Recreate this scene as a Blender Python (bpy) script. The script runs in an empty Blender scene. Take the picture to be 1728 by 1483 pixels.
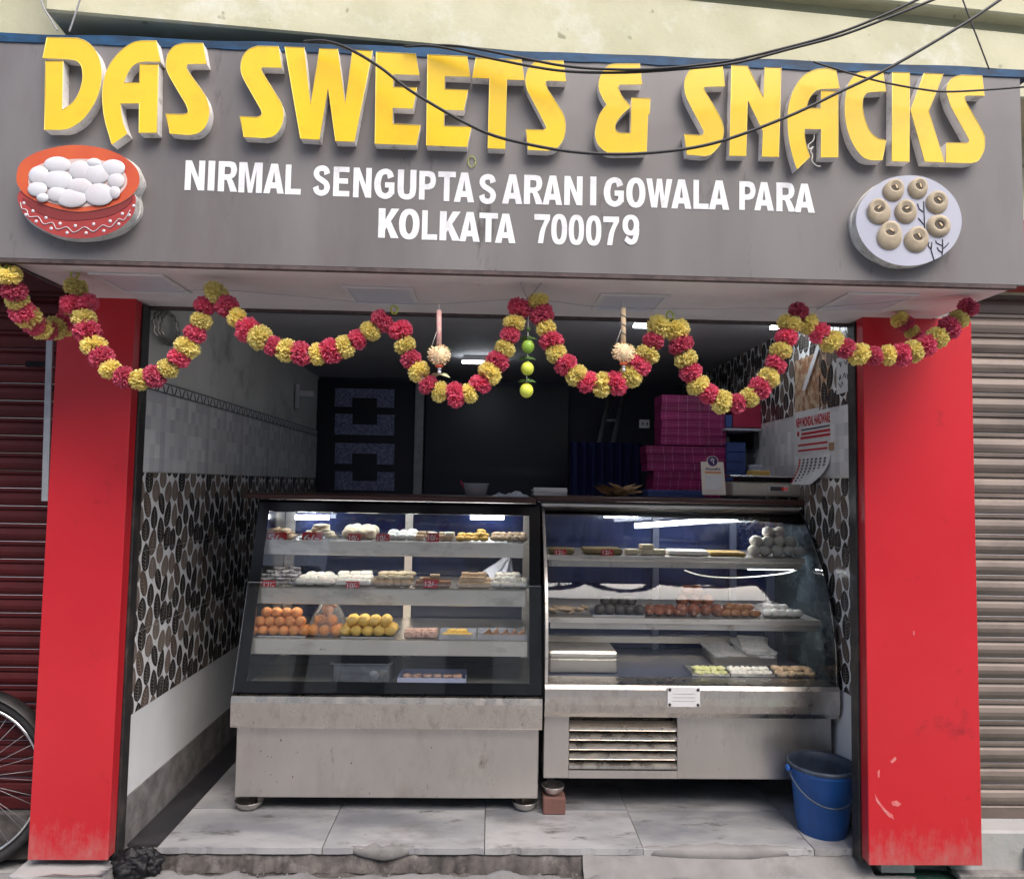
import bpy, bmesh, math, random
from mathutils import Vector, Matrix, noise
random.seed(7)
R = math.radians
PI = math.pi
sc = bpy.context.scene
C = sc.collection

# ------------------------------------------------------------------ camera
CAM = Vector((0.0, -2.58, 1.33))
F = 1230.0; CX = 864.0; CY = 741.5                       # focal length and centre in photo pixels
yaw, pitch, roll = R(1.7), R(3.5), 0.018
fwd = Vector((math.sin(yaw)*math.cos(pitch), math.cos(yaw)*math.cos(pitch), math.sin(pitch)))
rt0 = fwd.cross(Vector((0, 0, 1))).normalized(); up0 = rt0.cross(fwd)
rt = rt0*math.cos(roll) + up0*math.sin(roll); upv = up0*math.cos(roll) - rt0*math.sin(roll)
cd = bpy.data.cameras.new('camera'); cam = bpy.data.objects.new('camera', cd); C.objects.link(cam)
cam.matrix_world = Matrix(((rt.x, upv.x, -fwd.x, CAM.x), (rt.y, upv.y, -fwd.y, CAM.y), (rt.z, upv.z, -fwd.z, CAM.z), (0, 0, 0, 1)))
cd.sensor_width = 36; cd.lens = 36*F/1728; cd.clip_start = 0.05; cd.clip_end = 2000
sc.camera = cam

# ------------------------------------------------------------------ sky, sun, exposure
SUN_EL, SUN_AZ = R(54), R(152)                             # azimuth measured from +Y (north) clockwise
w = bpy.data.worlds.new('World'); sc.world = w; w.use_nodes = True
nt = w.node_tree; bg = nt.nodes['Background']
sky = nt.nodes.new('ShaderNodeTexSky'); sky.sky_type = 'NISHITA'; sky.sun_disc = False
sky.sun_elevation = SUN_EL; sky.sun_rotation = SUN_AZ; sky.air_density = 1.0; sky.dust_density = 4.0; sky.ozone_density = 1.0
nt.links.new(sky.outputs[0], bg.inputs[0]); bg.inputs[1].default_value = 0.15
sl = bpy.data.lights.new('sun', 'SUN'); sl.energy = 1.5; sl.angle = R(45); sl.color = (1.0, 0.96, 0.9)
so = bpy.data.objects.new('sun', sl); C.objects.link(so)
sdir = Vector((math.sin(SUN_AZ)*math.cos(SUN_EL), math.cos(SUN_AZ)*math.cos(SUN_EL), math.sin(SUN_EL)))
so.rotation_euler = sdir.to_track_quat('Z', 'Y').to_euler(); so.location = sdir*20
sc.view_settings.view_transform = 'Standard'; sc.view_settings.look = 'None'
sc.view_settings.exposure = 1.0; sc.view_settings.gamma = 1.0; sc.view_settings.use_curve_mapping = False
sc.render.engine = 'CYCLES'; sc.cycles.use_denoising = True
sc.cycles.max_bounces = 10; sc.cycles.transparent_max_bounces = 24; sc.cycles.glossy_bounces = 5
sc.cycles.caustics_reflective = False; sc.cycles.caustics_refractive = False

# ------------------------------------------------------------------ measuring: photo pixel -> point on a plane of the place
def ray(px, py):
    return (rt*((px-CX)/F) - upv*((py-CY)/F) + fwd)
def at(px, py, Y):
    d = ray(px, py); return CAM + d*((Y-CAM.y)/d.y)
def atz(px, py, Z):
    d = ray(px, py); return CAM + d*((Z-CAM.z)/d.z)
def atx(px, py, X):
    d = ray(px, py); return CAM + d*((X-CAM.x)/d.x)

# ------------------------------------------------------------------ materials
MATS = {}
def pm(name, c1, c2=None, scale=8.0, rough=0.6, metal=0.0, bump=0.0, bscale=60.0, stretch=(1, 1, 1), spots=None, spot_scale=30.0,
       spot_amt=0.62, rvar=0.0, spec=0.5, detail=6.0, contrast=(0.35, 0.65), coords='Object', sss=0.0, trans=0.0, emit=None, alpha=None,
       grime=None, grime_scale=3.0, spots2=None, coat=0.0, objvar=0.0):
    m = bpy.data.materials.new(name); m.use_nodes = True; MATS[name] = m
    n = m.node_tree.nodes; L = m.node_tree.links; b = n['Principled BSDF']
    b.inputs['Roughness'].default_value = rough; b.inputs['Metallic'].default_value = metal
    b.inputs['Specular IOR Level'].default_value = spec; b.inputs['Base Color'].default_value = (*c1, 1)
    if coat: b.inputs['Coat Weight'].default_value = coat; b.inputs['Coat Roughness'].default_value = 0.12
    if sss:
        b.inputs['Subsurface Weight'].default_value = sss; b.inputs['Subsurface Radius'].default_value = (0.02, 0.012, 0.008); b.inputs['Subsurface Scale'].default_value = 0.5
    if trans: b.inputs['Transmission Weight'].default_value = trans
    if emit: b.inputs['Emission Color'].default_value = (*emit[0], 1); b.inputs['Emission Strength'].default_value = emit[1]
    if alpha is not None: b.inputs['Alpha'].default_value = alpha
    tc = n.new('ShaderNodeTexCoord'); mp = n.new('ShaderNodeMapping'); mp.inputs['Scale'].default_value = stretch
    oi = n.new('ShaderNodeObjectInfo')
    add = n.new('ShaderNodeVectorMath'); add.operation = 'MULTIPLY_ADD'
    add.inputs[0].default_value = (17.3, 9.1, 5.7)
    L.new(oi.outputs['Random'], add.inputs[1]); L.new(tc.outputs[coords], add.inputs[2]); L.new(add.outputs[0], mp.inputs[0])
    col = None
    def noise_tex(s, d=detail, rg=0.55):
        t = n.new('ShaderNodeTexNoise'); t.inputs['Scale'].default_value = s; t.inputs['Detail'].default_value = d; t.inputs['Roughness'].default_value = rg
        L.new(mp.outputs[0], t.inputs['Vector']); return t
    def ramp(src, a, bb):
        r = n.new('ShaderNodeMapRange'); r.inputs[1].default_value = a; r.inputs[2].default_value = bb; L.new(src, r.inputs[0]); return r.outputs[0]
    def mix(fac, ca, cb):
        x = n.new('ShaderNodeMix'); x.data_type = 'RGBA'; L.new(fac, x.inputs[0])
        for s, c in ((6, ca), (7, cb)):
            if hasattr(c, 'node'): L.new(c, x.inputs[s])
            else: x.inputs[s].default_value = (*c, 1)
        return x.outputs[2]
    if c2 is not None:
        t = noise_tex(scale); f = ramp(t.outputs[0], *contrast); col = mix(f, c1, c2)
        if rvar:
            rr = n.new('ShaderNodeMapRange'); L.new(t.outputs[0], rr.inputs[0]); rr.inputs[1].default_value = .3; rr.inputs[2].default_value = .7
            rr.inputs[3].default_value = rough-rvar; rr.inputs[4].default_value = rough+rvar; L.new(rr.outputs[0], b.inputs['Roughness'])
    if grime is not None:
        t = noise_tex(grime_scale, 10, 0.7); f = ramp(t.outputs[0], 0.52, 0.75); col = mix(f, col if col is not None else c1, grime)
    if spots is not None:
        t = noise_tex(spot_scale, 2, 0.5); f = ramp(t.outputs[0], spot_amt, spot_amt+0.05); col = mix(f, col if col is not None else c1, spots)
    if spots2 is not None:
        t = noise_tex(spots2[1], 8, 0.72); f = ramp(t.outputs[0], spots2[2], spots2[2]+.10); col = mix(f, col if col is not None else c1, spots2[0])
    if objvar:
        hs = n.new('ShaderNodeHueSaturation'); r = n.new('ShaderNodeMapRange'); L.new(oi.outputs['Random'], r.inputs[0])
        r.inputs[3].default_value = 1-objvar; r.inputs[4].default_value = 1+objvar; L.new(r.outputs[0], hs.inputs['Value'])
        if col is not None: L.new(col, hs.inputs['Color'])
        else: hs.inputs['Color'].default_value = (*c1, 1)
        col = hs.outputs[0]
    if col is not None: L.new(col, b.inputs['Base Color'])
    if bump:
        t = noise_tex(bscale, 8, 0.65); bp = n.new('ShaderNodeBump'); bp.inputs['Strength'].default_value = bump; bp.inputs['Distance'].default_value = 0.004
        L.new(t.outputs[0], bp.inputs['Height']); L.new(bp.outputs[0], b.inputs['Normal'])
    return m
def glass(name, tint=(1, 1, 1), ior=1.45, dirt=0.03, rough=0.0, dust_haze_col=(0.6, 0.62, 0.66)):
    """thin sheet: see-through with a mirror reflection by angle and a film of dust and painted reflection"""
    m = bpy.data.materials.new(name); m.use_nodes = True; MATS[name] = m
    n = m.node_tree.nodes; L = m.node_tree.links; n.remove(n['Principled BSDF']); out = n['Material Output']
    tr = n.new('ShaderNodeBsdfTransparent'); tr.inputs[0].default_value = (*tint, 1)
    gl = n.new('ShaderNodeBsdfGlossy'); gl.inputs['Roughness'].default_value = rough
    fr = n.new('ShaderNodeFresnel'); fr.inputs[0].default_value = ior
    mx = n.new('ShaderNodeMixShader'); L.new(fr.outputs[0], mx.inputs[0]); L.new(tr.outputs[0], mx.inputs[1]); L.new(gl.outputs[0], mx.inputs[2])
    df = n.new('ShaderNodeBsdfDiffuse'); df.inputs[0].default_value = (*dust_haze_col, 1)
    tc = n.new('ShaderNodeTexCoord'); t = n.new('ShaderNodeTexNoise'); t.inputs['Scale'].default_value = 5; t.inputs['Detail'].default_value = 8; t.inputs['Roughness'].default_value = .7
    L.new(tc.outputs['Object'], t.inputs['Vector'])
    r = n.new('ShaderNodeMapRange'); r.inputs[1].default_value = .35; r.inputs[2].default_value = .75; r.inputs[3].default_value = dirt*0.3; r.inputs[4].default_value = dirt*2
    L.new(t.outputs[0], r.inputs[0])
    m2 = n.new('ShaderNodeMixShader'); L.new(r.outputs[0], m2.inputs[0]); L.new(mx.outputs[0], m2.inputs[1]); L.new(df.outputs[0], m2.inputs[2])
    L.new(m2.outputs[0], out.inputs[0]); return m
def emis(name, col, s):
    m = bpy.data.materials.new(name); m.use_nodes = True; MATS[name] = m
    n = m.node_tree.nodes; L = m.node_tree.links; n.remove(n['Principled BSDF'])
    e = n.new('ShaderNodeEmission'); e.inputs[0].default_value = (*col, 1); e.inputs[1].default_value = s
    L.new(e.outputs[0], n['Material Output'].inputs[0]); return m

# ------------------------------------------------------------------ mesh building
class MB:
    def __init__(s): s.v = []; s.f = []; s.m = []; s.cur = 0; s.sm = []
    def add(s, vs, fs, smooth=False):
        o = len(s.v); s.v += [tuple(v) for v in vs]
        for f in fs: s.f.append(tuple(i+o for i in f)); s.m.append(s.cur); s.sm.append(smooth)
        return s
    def box(s, x0, x1, y0, y1, z0, z1, c=0.0):
        if c <= 0:
            vs = [(x, y, z) for z in (z0, z1) for y in (y0, y1) for x in (x0, x1)]
            return s.add(vs, [(0, 2, 3, 1), (4, 5, 7, 6), (0, 1, 5, 4), (2, 6, 7, 3), (0, 4, 6, 2), (1, 3, 7, 5)])
        bm = bmesh.new(); bmesh.ops.create_cube(bm, size=1)
        for v in bm.verts: v.co = ((x0+x1)/2+v.co.x*(x1-x0), (y0+y1)/2+v.co.y*(y1-y0), (z0+z1)/2+v.co.z*(z1-z0))
        bmesh.ops.bevel(bm, geom=bm.edges[:], offset=c, segments=1, affect='EDGES', profile=0.5)
        return s.bm(bm)
    def bm(s, bm, smooth=False, M=None):
        bm.verts.index_update()
        vs = [(M @ v.co if M else v.co.copy()) for v in bm.verts]; fs = [[v.index for v in f.verts] for f in bm.faces]; bm.free()
        return s.add(vs, fs, smooth)
    def prism(s, poly, y0, y1, cap_back=True):
        """poly of (x, z), extruded along y; y0 is the front"""
        n = len(poly); vs = [(x, y0, z) for x, z in poly]+[(x, y1, z) for x, z in poly]
        fs = [(i, i+n, (i+1) % n+n, (i+1) % n) for i in range(n)]
        s.add(vs, fs); o = s.cur
        s.add([(x, y0, z) for x, z in poly], [tuple(range(n))])
        if cap_back: s.add([(x, y1, z) for x, z in poly], [tuple(reversed(range(n)))])
        return s
    def tube(s, pts, r, seg=6, taper=None):
        pts = [Vector(p) for p in pts]; n = len(pts); vs = []
        T0 = (pts[1]-pts[0]).normalized(); a = Vector((0, 0, 1)) if abs(T0.z) < .9 else Vector((1, 0, 0)); N = T0.cross(a).normalized()
        for i, p in enumerate(pts):
            T = (pts[min(i+1, n-1)]-pts[max(i-1, 0)]).normalized(); N = (N-T*N.dot(T)).normalized(); B = T.cross(N)
            rr = r if taper is None else r*taper[i]
            for k in range(seg):
                an = 2*PI*k/seg; vs.append(p+N*math.cos(an)*rr+B*math.sin(an)*rr)
        fs = [(i*seg+k, i*seg+(k+1) % seg, (i+1)*seg+(k+1) % seg, (i+1)*seg+k) for i in range(n-1) for k in range(seg)]
        fs += [tuple(reversed(range(seg))), tuple(range((n-1)*seg, n*seg))]
        return s.add(vs, fs, True)
    def lathe(s, prof, seg=24, center=(0, 0, 0), axis='z', smooth=True, sx=1, sy=1):
        """prof of (r, h)"""
        vs = []; cx, cy, cz = center
        for r, h in prof:
            for k in range(seg):
                a = 2*PI*k/seg; u, v = r*math.cos(a)*sx, r*math.sin(a)*sy
                vs.append((cx+u, cy+v, cz+h) if axis == 'z' else (cx+u, cy+h, cz+v) if axis == 'y' else (cx+h, cy+u, cz+v))
        fs = [(i*seg+k, i*seg+(k+1) % seg, (i+1)*seg+(k+1) % seg, (i+1)*seg+k) for i in range(len(prof)-1) for k in range(seg)]
        return s.add(vs, fs, smooth)
    def ball(s, c, rx, ry=None, rz=None, u=12, v=8, jit=0.0):
        ry = rx if ry is None else ry; rz = rx if rz is None else rz
        vs = [(c[0], c[1], c[2]-rz)]
        for j in range(1, v):
            th = PI*j/v
            for k in range(u):
                a = 2*PI*k/u; q = 1+jit*(random.random()-.5)
                vs.append((c[0]+rx*math.sin(th)*math.cos(a)*q, c[1]+ry*math.sin(th)*math.sin(a)*q, c[2]-rz*math.cos(th)*q))
        vs.append((c[0], c[1], c[2]+rz)); N = len(vs)-1
        fs = [(0, 1+(k+1) % u, 1+k) for k in range(u)]
        fs += [(1+j*u+k, 1+j*u+(k+1) % u, 1+(j+1)*u+(k+1) % u, 1+(j+1)*u+k) for j in range(v-2) for k in range(u)]
        fs += [(N, 1+(v-2)*u+k, 1+(v-2)*u+(k+1) % u) for k in range(u)]
        return s.add(vs, fs, True)
    def mesh(s, name):
        me = bpy.data.meshes.new(name); me.from_pydata(s.v, [], s.f); me.update()
        me.polygons.foreach_set('material_index', s.m); me.polygons.foreach_set('use_smooth', s.sm); return me
    def build(s, name, mats, parent=None, loc=None, rot=None, fixn=True):
        me = s.mesh(name)
        if fixn:
            bm = bmesh.new(); bm.from_mesh(me); bmesh.ops.recalc_face_normals(bm, faces=bm.faces[:]); bm.to_mesh(me); bm.free()
        return place(name, me, mats, parent, loc, rot)
def place(name, me, mats=None, parent=None, loc=None, rot=None, scale=None):
    if mats is not None and len(me.materials) == 0:
        for m in (mats if isinstance(mats, (list, tuple)) else [mats]): me.materials.append(MATS[m] if isinstance(m, str) else m)
    o = bpy.data.objects.new(name, me); C.objects.link(o)
    if parent is not None: o.parent = parent
    if loc is not None: o.location = loc
    if rot is not None: o.rotation_euler = rot
    if scale is not None: o.scale = scale
    return o
def tag(o, label, cat, group=None, kind=None):
    if label: o['label'] = label
    if cat: o['category'] = cat
    if group: o['group'] = group
    if kind: o['kind'] = kind
    return o
def thing(name, label, cat, loc=(0, 0, 0), rot=None, group=None):
    o = bpy.data.objects.new(name, None); C.objects.link(o); o.location = loc; o.empty_display_size = .05
    if rot: o.rotation_euler = rot
    return tag(o, label, cat, group)
def struct(o): o['kind'] = 'structure'; return o
def bx(name, x0, x1, y0, y1, z0, z1, mat, parent=None, c=0.0):
    return MB().box(x0, x1, y0, y1, z0, z1, c).build(name, mat, parent)
def smooth_poly(items, n=4):
    """items: ('x,y' corner tuples or 3-tuples (x,y,1) for smooth points); Catmull-Rom through smooth runs"""
    out = []; N = len(items)
    for i in range(N):
        p0, p1, p2, p3 = (items[(i+k-1) % N] for k in range(4))
        out.append((p1[0], p1[1]))
        if len(p1) > 2 or len(p2) > 2:
            a = p0 if len(p1) > 2 else (2*p1[0]-p2[0], 2*p1[1]-p2[1]); d = p3 if len(p2) > 2 else (2*p2[0]-p1[0], 2*p2[1]-p1[1])
            for j in range(1, n):
                t = j/n
                out.append(tuple(0.5*((2*p1[q])+(-a[q]+p2[q])*t+(2*a[q]-5*p1[q]+4*p2[q]-d[q])*t*t+(-a[q]+3*p1[q]-3*p2[q]+d[q])*t**3) for q in (0, 1)))
    return out
def crom(pts, n=6):
    out = []; N = len(pts); pts = [Vector(p) for p in pts]
    for i in range(N-1):
        a, b, c, d = pts[max(i-1, 0)], pts[i], pts[i+1], pts[min(i+2, N-1)]
        for j in range(n):
            t = j/n; out.append(0.5*((2*b)+(c-a)*t+(2*a-5*b+4*c-d)*t*t+(3*b-a-3*c+d)*t**3))
    return out+[pts[-1]]
_tc = {}
def text_mesh(s, bold=0.0, depth=0.0):
    """outline text as a mesh in the XZ plane, unit height, returned with its bounds"""
    k = (s, bold, depth)
    if k not in _tc:
        cu = bpy.data.curves.new('t', 'FONT'); cu.body = s; cu.offset = bold; cu.resolution_u = 4; cu.fill_mode = 'BOTH' if depth else 'FRONT'; cu.extrude = depth
        o = bpy.data.objects.new('t', cu); C.objects.link(o)
        dg = bpy.context.evaluated_depsgraph_get(); me = o.evaluated_get(dg).to_mesh()
        vs = [(v.co.x, v.co.y, v.co.z) for v in me.vertices]; fs = [tuple(p.vertices) for p in me.polygons]
        bpy.data.objects.remove(o); bpy.data.curves.remove(cu); _tc[k] = (vs, fs)
    return _tc[k]
def flat_text(mb, s, x0, x1, z0, z1, y, bold=0.0, skew=0.0):
    vs, fs = text_mesh(s, bold); ax = min(v[0] for v in vs); bx_ = max(v[0] for v in vs); az = min(v[1] for v in vs); bz = max(v[1] for v in vs)
    mb.add([(x0+(v[0]-ax)/(bx_-ax)*(x1-x0), y, z0+(v[1]-az)/(bz-az)*(z1-z0)+skew*(v[0]-ax)/(bx_-ax)) for v in vs], fs)
# ------------------------------------------------------------------ material list
pm('board_grey', (0.138, 0.126, 0.125), (0.172, 0.161, 0.162), scale=3.5, stretch=(1, 1, .25), rough=.42, rvar=.08, bump=.05, bscale=160, grime=(.12, .10, .10), grime_scale=2.4, spots=(.6, .6, .6), spot_scale=75, spot_amt=.79, spots2=((.06, .052, .052), 9, .60))
pm('letter_yellow', (0.81, 0.52, 0.010), (0.78, 0.49, 0.010), scale=9, rough=.3, grime=(.72, .43, .012), grime_scale=16, coat=.2, objvar=.03, spots=(.3, .2, .03), spot_scale=60, spot_amt=.76, spots2=((.30, .20, .05), 13, .66))
pm('letter_trim', (0.80, 0.60, 0.14), rough=.5)
pm('letter_side', (0.86, 0.83, 0.80), (0.78, 0.74, 0.71), scale=18, rough=.6, grime=(.2, .17, .15), grime_scale=22)
pm('vinyl_white', (0.82, 0.82, 0.84), (0.72, 0.72, 0.75), scale=14, rough=.5, grime=(.55, .54, .55), grime_scale=20)
pm('blue_paint', (0.004, 0.028, 0.07), (0.008, 0.07, 0.17), scale=14, rough=.6, stretch=(1, 1, 3), grime=(.008, .02, .035), grime_scale=12)
pm('soffit', (0.74, 0.69, 0.69), (0.66, 0.61, 0.615), scale=2.5, rough=.5, grime=(.55, .50, .50), grime_scale=3, bump=.03, spots=(.2, .16, .16), spot_scale=24, spot_amt=.80)
pm('scuff', (.55, .22, .21), (.62, .09, .1), scale=60, rough=.7)
pm('edge_dark', (0.05, 0.035, 0.035), (0.1, 0.07, 0.07), scale=30, rough=.8)
pm('red_panel', (0.50, 0.016, 0.026), (0.46, 0.013, 0.022), scale=2.5, rough=.33, grime=(.47, .018, .024), grime_scale=4, spots=(.62, .3, .3), spot_scale=26, spot_amt=.79, spots2=((.30, .012, .018), 6, .60), bump=.03, bscale=9)
pm('beige_wall', (0.55, 0.53, 0.375), (0.47, 0.455, 0.31), scale=5, rough=.85, grime=(.66, .66, .60), grime_scale=4, bump=.35, bscale=40, spots=(.30, .29, .20), spot_scale=17, spot_amt=.71)
pm('beige_shaded', (0.42, 0.43, 0.30), (0.34, 0.35, 0.24), scale=6, rough=.9, bump=.2)  # beige darkened and greened, shade put into the colour
pm('concrete', (0.37, 0.365, 0.365), (0.29, 0.285, 0.285), scale=3, rough=.9, grime=(.2, .195, .19), grime_scale=5, bump=.5, bscale=35, spots=(.42, .42, .42), spot_scale=60, spot_amt=.76)
pm('cement_rough', (0.25, 0.235, 0.23), (0.15, 0.14, 0.135), scale=14, rough=.95, bump=.8, bscale=50, grime=(.08, .07, .07), grime_scale=9)
pm('pavement_concrete', (0.235, 0.232, 0.235), (0.185, 0.182, 0.184), scale=4, rough=.92, grime=(.11, .107, .105), grime_scale=4, bump=.5, bscale=45, spots=(.36, .36, .36), spot_scale=70, spot_amt=.75)
pm('bedding', (0.13, 0.115, 0.11), (0.05, 0.045, 0.043), scale=16, rough=.95, bump=.9, bscale=60, grime=(.24, .22, .21), grime_scale=12)
pm('cement_skim', (0.24, 0.232, 0.23), (0.175, 0.168, 0.166), scale=7, rough=.9, bump=.4, bscale=50, grime=(.11, .105, .10), grime_scale=6)
pm('dirt', (0.05, 0.043, 0.042), (0.11, 0.097, 0.093), scale=18, rough=.97, bump=.8, bscale=70)
pm('marble', (0.37, 0.365, 0.375), (0.185, 0.19, 0.21), scale=2.2, rough=.33, stretch=(1, 2.2, 1), detail=10, contrast=(.40, .66), grime=(.12, .113, .11), grime_scale=3.2, spots2=((.085, .08, .077), 5, .58), spots=(.05, .05, .05), spot_scale=55, spot_amt=.79)
pm('black_stone', (0.018, 0.018, 0.022), (0.035, 0.034, 0.04), scale=9, rough=.42)
pm('tar', (0.006, 0.006, 0.008), (0.012, 0.012, 0.014), scale=20, rough=.5, bump=.8, bscale=60, spec=.3)
pm('wall_paint', (0.80, 0.80, 0.76), (0.68, 0.69, 0.65), scale=3, rough=.7, grime=(.27, .275, .26), grime_scale=2.4)
pm('tile_white', (0.82, 0.82, 0.825), (0.76, 0.765, 0.775), scale=5, rough=.40, spec=.3, detail=3)
pm('tile_mosaic', (0.60, 0.605, 0.615), None, rough=.40, spec=.3)
pm('leaf_dark', (0.030, 0.026, 0.024), (0.05, 0.043, 0.04), scale=30, rough=.25)
pm('leaf_brown', (0.12, 0.088, 0.070), (0.16, 0.12, 0.10), scale=30, rough=.25)
pm('leaf_taupe', (0.20, 0.155, 0.13), (0.26, 0.21, 0.18), scale=30, rough=.25)
pm('leaf_vein', (0.36, 0.33, 0.30), rough=.3)
pm('border_ink', (0.06, 0.06, 0.07), rough=.3)
pm('black_metal', (0.012, 0.012, 0.014), (0.03, 0.026, 0.025), scale=20, rough=.45, grime=(.09, .07, .06), grime_scale=12)
pm('black_gloss', (0.003, 0.003, 0.005), rough=.15, spec=.18)
pm('steel', (0.74, 0.69, 0.63), (0.66, 0.61, 0.555), scale=20, stretch=(1, 1, .6), rough=.30, rvar=.08, metal=1.0, grime=(.47, .41, .36), grime_scale=22, bump=.018, bscale=14, spots=(.22, .17, .14), spot_scale=85, spot_amt=.73)
pm('steel_dull', (0.64, 0.605, 0.565), (0.57, 0.535, 0.50), scale=5, stretch=(1.2, 1, .6), rough=.34, rvar=.06, metal=.9, grime=(.45, .405, .37), grime_scale=4, bump=.03, bscale=7, spots2=((.33, .27, .22), 7, .60), spots=(.11, .08, .065), spot_scale=75, spot_amt=.73)
pm('steel_shelf', (0.84, 0.79, 0.73), (0.76, 0.71, 0.65), scale=8, stretch=(.4, 1, 1), rough=.36, metal=.85, grime=(.33, .29, .25), grime_scale=11, spots=(.1, .075, .06), spot_scale=48, spot_amt=.76)
pm('steel_bright', (0.66, 0.66, 0.67), None, rough=.2, metal=1.0)
pm('interior_panel', (0.075, 0.09, 0.15), (0.045, 0.055, 0.10), scale=3, rough=.3, stretch=(1, 1, 2))
pm('wood_top', (0.085, 0.032, 0.026), (0.05, 0.018, 0.015), scale=9, stretch=(.2, 1, 4), rough=.4)
pm('shutter_red', (0.07, 0.005, 0.007), (0.05, 0.004, 0.005), scale=6, rough=.62, spec=.25, grime=(.07, .012, .012), grime_scale=9)
pm('shutter_grey', (0.19, 0.152, 0.132), (0.13, 0.103, 0.09), scale=5, stretch=(.5, 1, 1), rough=.5, metal=.25, grime=(.09, .07, .062), grime_scale=7, objvar=.15)
pm('galvanised', (0.36, 0.37, 0.39), (0.28, 0.29, 0.31), scale=20, rough=.5, metal=.4)
pm('rubber', (0.018, 0.018, 0.02), (0.035, 0.034, 0.034), scale=30, rough=.8)
pm('wire_black', (0.014, 0.014, 0.017), rough=.5)
pm('wire_grey', (0.28, 0.28, 0.3), rough=.5)
pm('thread_white', (0.75, 0.73, 0.68), rough=.9)
pm('petal_yellow', (0.96, 0.90, 0.42), (0.86, 0.72, 0.24), scale=150, rough=.85, sss=.0, objvar=.12)
pm('petal_pink', (0.90, 0.24, 0.36), (0.70, 0.08, 0.17), scale=150, rough=.8, objvar=.18)
pm('green_ring', (0.42, 0.52, 0.06), rough=.5)
pm('lime', (0.62, 0.70, 0.06), (0.70, 0.74, 0.10), scale=40, rough=.4, bump=.1, bscale=300)
pm('lime_green', (0.26, 0.46, 0.05), (0.32, 0.52, 0.07), scale=40, rough=.4, bump=.1, bscale=300)
pm('leaf_green', (0.06, 0.13, 0.035), (0.10, 0.18, 0.05), scale=50, rough=.45)
pm('pith', (0.82, 0.66, 0.40), (0.74, 0.52, 0.34), scale=60, rough=.85)
pm('pith_pink', (0.78, 0.36, 0.36), (0.78, 0.56, 0.48), scale=80, rough=.8)
pm('pale_leaf', (0.66, 0.70, 0.42), rough=.7)
pm('panel_frame', (0.68, 0.67, 0.68), rough=.5)
pm('panel_diff', (0.60, 0.61, 0.68), rough=.35)
pm('bucket_blue', (0.02, 0.13, 0.46), (0.016, 0.10, 0.38), scale=8, rough=.38, grime=(.03, .10, .27), grime_scale=8, spots=(.02, .03, .06), spot_scale=60, spot_amt=.78, sss=0)
pm('bucket_rim', (0.05, 0.07, 0.11), (0.03, 0.04, 0.06), scale=20, rough=.5)
pm('clay_orange', (0.58, 0.105, 0.03), (0.50, 0.07, 0.028), scale=7, rough=.4)
pm('clay_red', (0.36, 0.042, 0.038), (0.30, 0.034, 0.032), scale=8, rough=.45)
pm('clay_dark', (0.19, 0.022, 0.02), rough=.5)
pm('print_white', (0.60, 0.61, 0.65), (0.55, 0.52, 0.54), scale=9, rough=.4)
pm('print_pinkish', (0.62, 0.47, 0.44), rough=.45)
pm('foam_side', (0.66, 0.65, 0.62), (0.5, 0.48, 0.45), scale=30, rough=.7, grime=(.25, .23, .2), grime_scale=30)
pm('sandesh', (0.46, 0.385, 0.275), (0.37, 0.30, 0.21), scale=30, rough=.75, bump=.25, bscale=160)
pm('sandesh_hole', (0.07, 0.055, 0.04), rough=.7)
pm('twig', (0.02, 0.02, 0.03), rough=.8)
pm('plate_white', (0.45, 0.46, 0.54), (0.38, 0.39, 0.47), scale=3, rough=.35)
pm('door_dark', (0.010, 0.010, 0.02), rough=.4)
pm('granite', (0.30, 0.34, 0.52), (0.13, 0.14, 0.26), scale=70, rough=.4, contrast=(.4, .6))
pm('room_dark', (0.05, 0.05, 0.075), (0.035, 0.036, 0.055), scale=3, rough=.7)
pm('ceiling_paint', (0.42, 0.42, 0.44), (0.34, 0.34, 0.36), scale=2, rough=.8)
pm('curtain_blue', (0.012, 0.02, 0.09), rough=.9)
pm('box_magenta', (0.30, 0.010, 0.12), (0.23, 0.008, 0.09), scale=9, rough=.45, objvar=.15)
pm('box_line', (0.55, 0.2, 0.36), rough=.5)
pm('box_white', (0.50, 0.50, 0.58), (0.42, 0.42, 0.5), scale=30, rough=.6)
pm('box_red', (0.42, 0.02, 0.07), rough=.5)
pm('box_blue', (0.03, 0.06, 0.22), (0.05, 0.09, 0.28), scale=14, rough=.5, objvar=.2)
pm('paper', (0.72, 0.72, 0.74), (0.62, 0.62, 0.64), scale=10, rough=.8)
pm('paper_news', (0.42, 0.42, 0.44), (0.6, 0.6, 0.62), scale=55, rough=.8)
pm('ink_dark', (0.05, 0.05, 0.08), rough=.7)
pm('ink_red', (0.5, 0.02, 0.03), rough=.6)
pm('ink_purple', (0.06, 0.02, 0.13), rough=.5)
pm('card_cream', (0.74, 0.68, 0.60), rough=.5)
pm('orange_bar', (0.62, 0.28, 0.14), rough=.6)
pm('calendar_art', (0.62, 0.48, 0.33), (0.36, 0.17, 0.09), scale=26, rough=.5, contrast=(.42, .58), grime=(.10, .07, .06), grime_scale=24, spots=(.36, .04, .03), spot_scale=17, spot_amt=.70)
pm('tape', (0.42, 0.27, 0.16), rough=.4)
pm('tag_red', (0.50, 0.012, 0.02), rough=.45)
pm('brown_leaf', (0.42, 0.26, 0.12), (0.26, 0.15, 0.07), scale=40, rough=.9)
pm('plastic_bag', (0.62, 0.65, 0.75), (0.5, 0.54, 0.64), scale=14, rough=.3, bump=.3, bscale=60)
pm('scale_steel', (0.72, 0.67, 0.58), (0.62, 0.57, 0.48), scale=7, rough=.4, metal=.6)
pm('lcd', (0.09, 0.09, 0.08), rough=.2)
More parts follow.
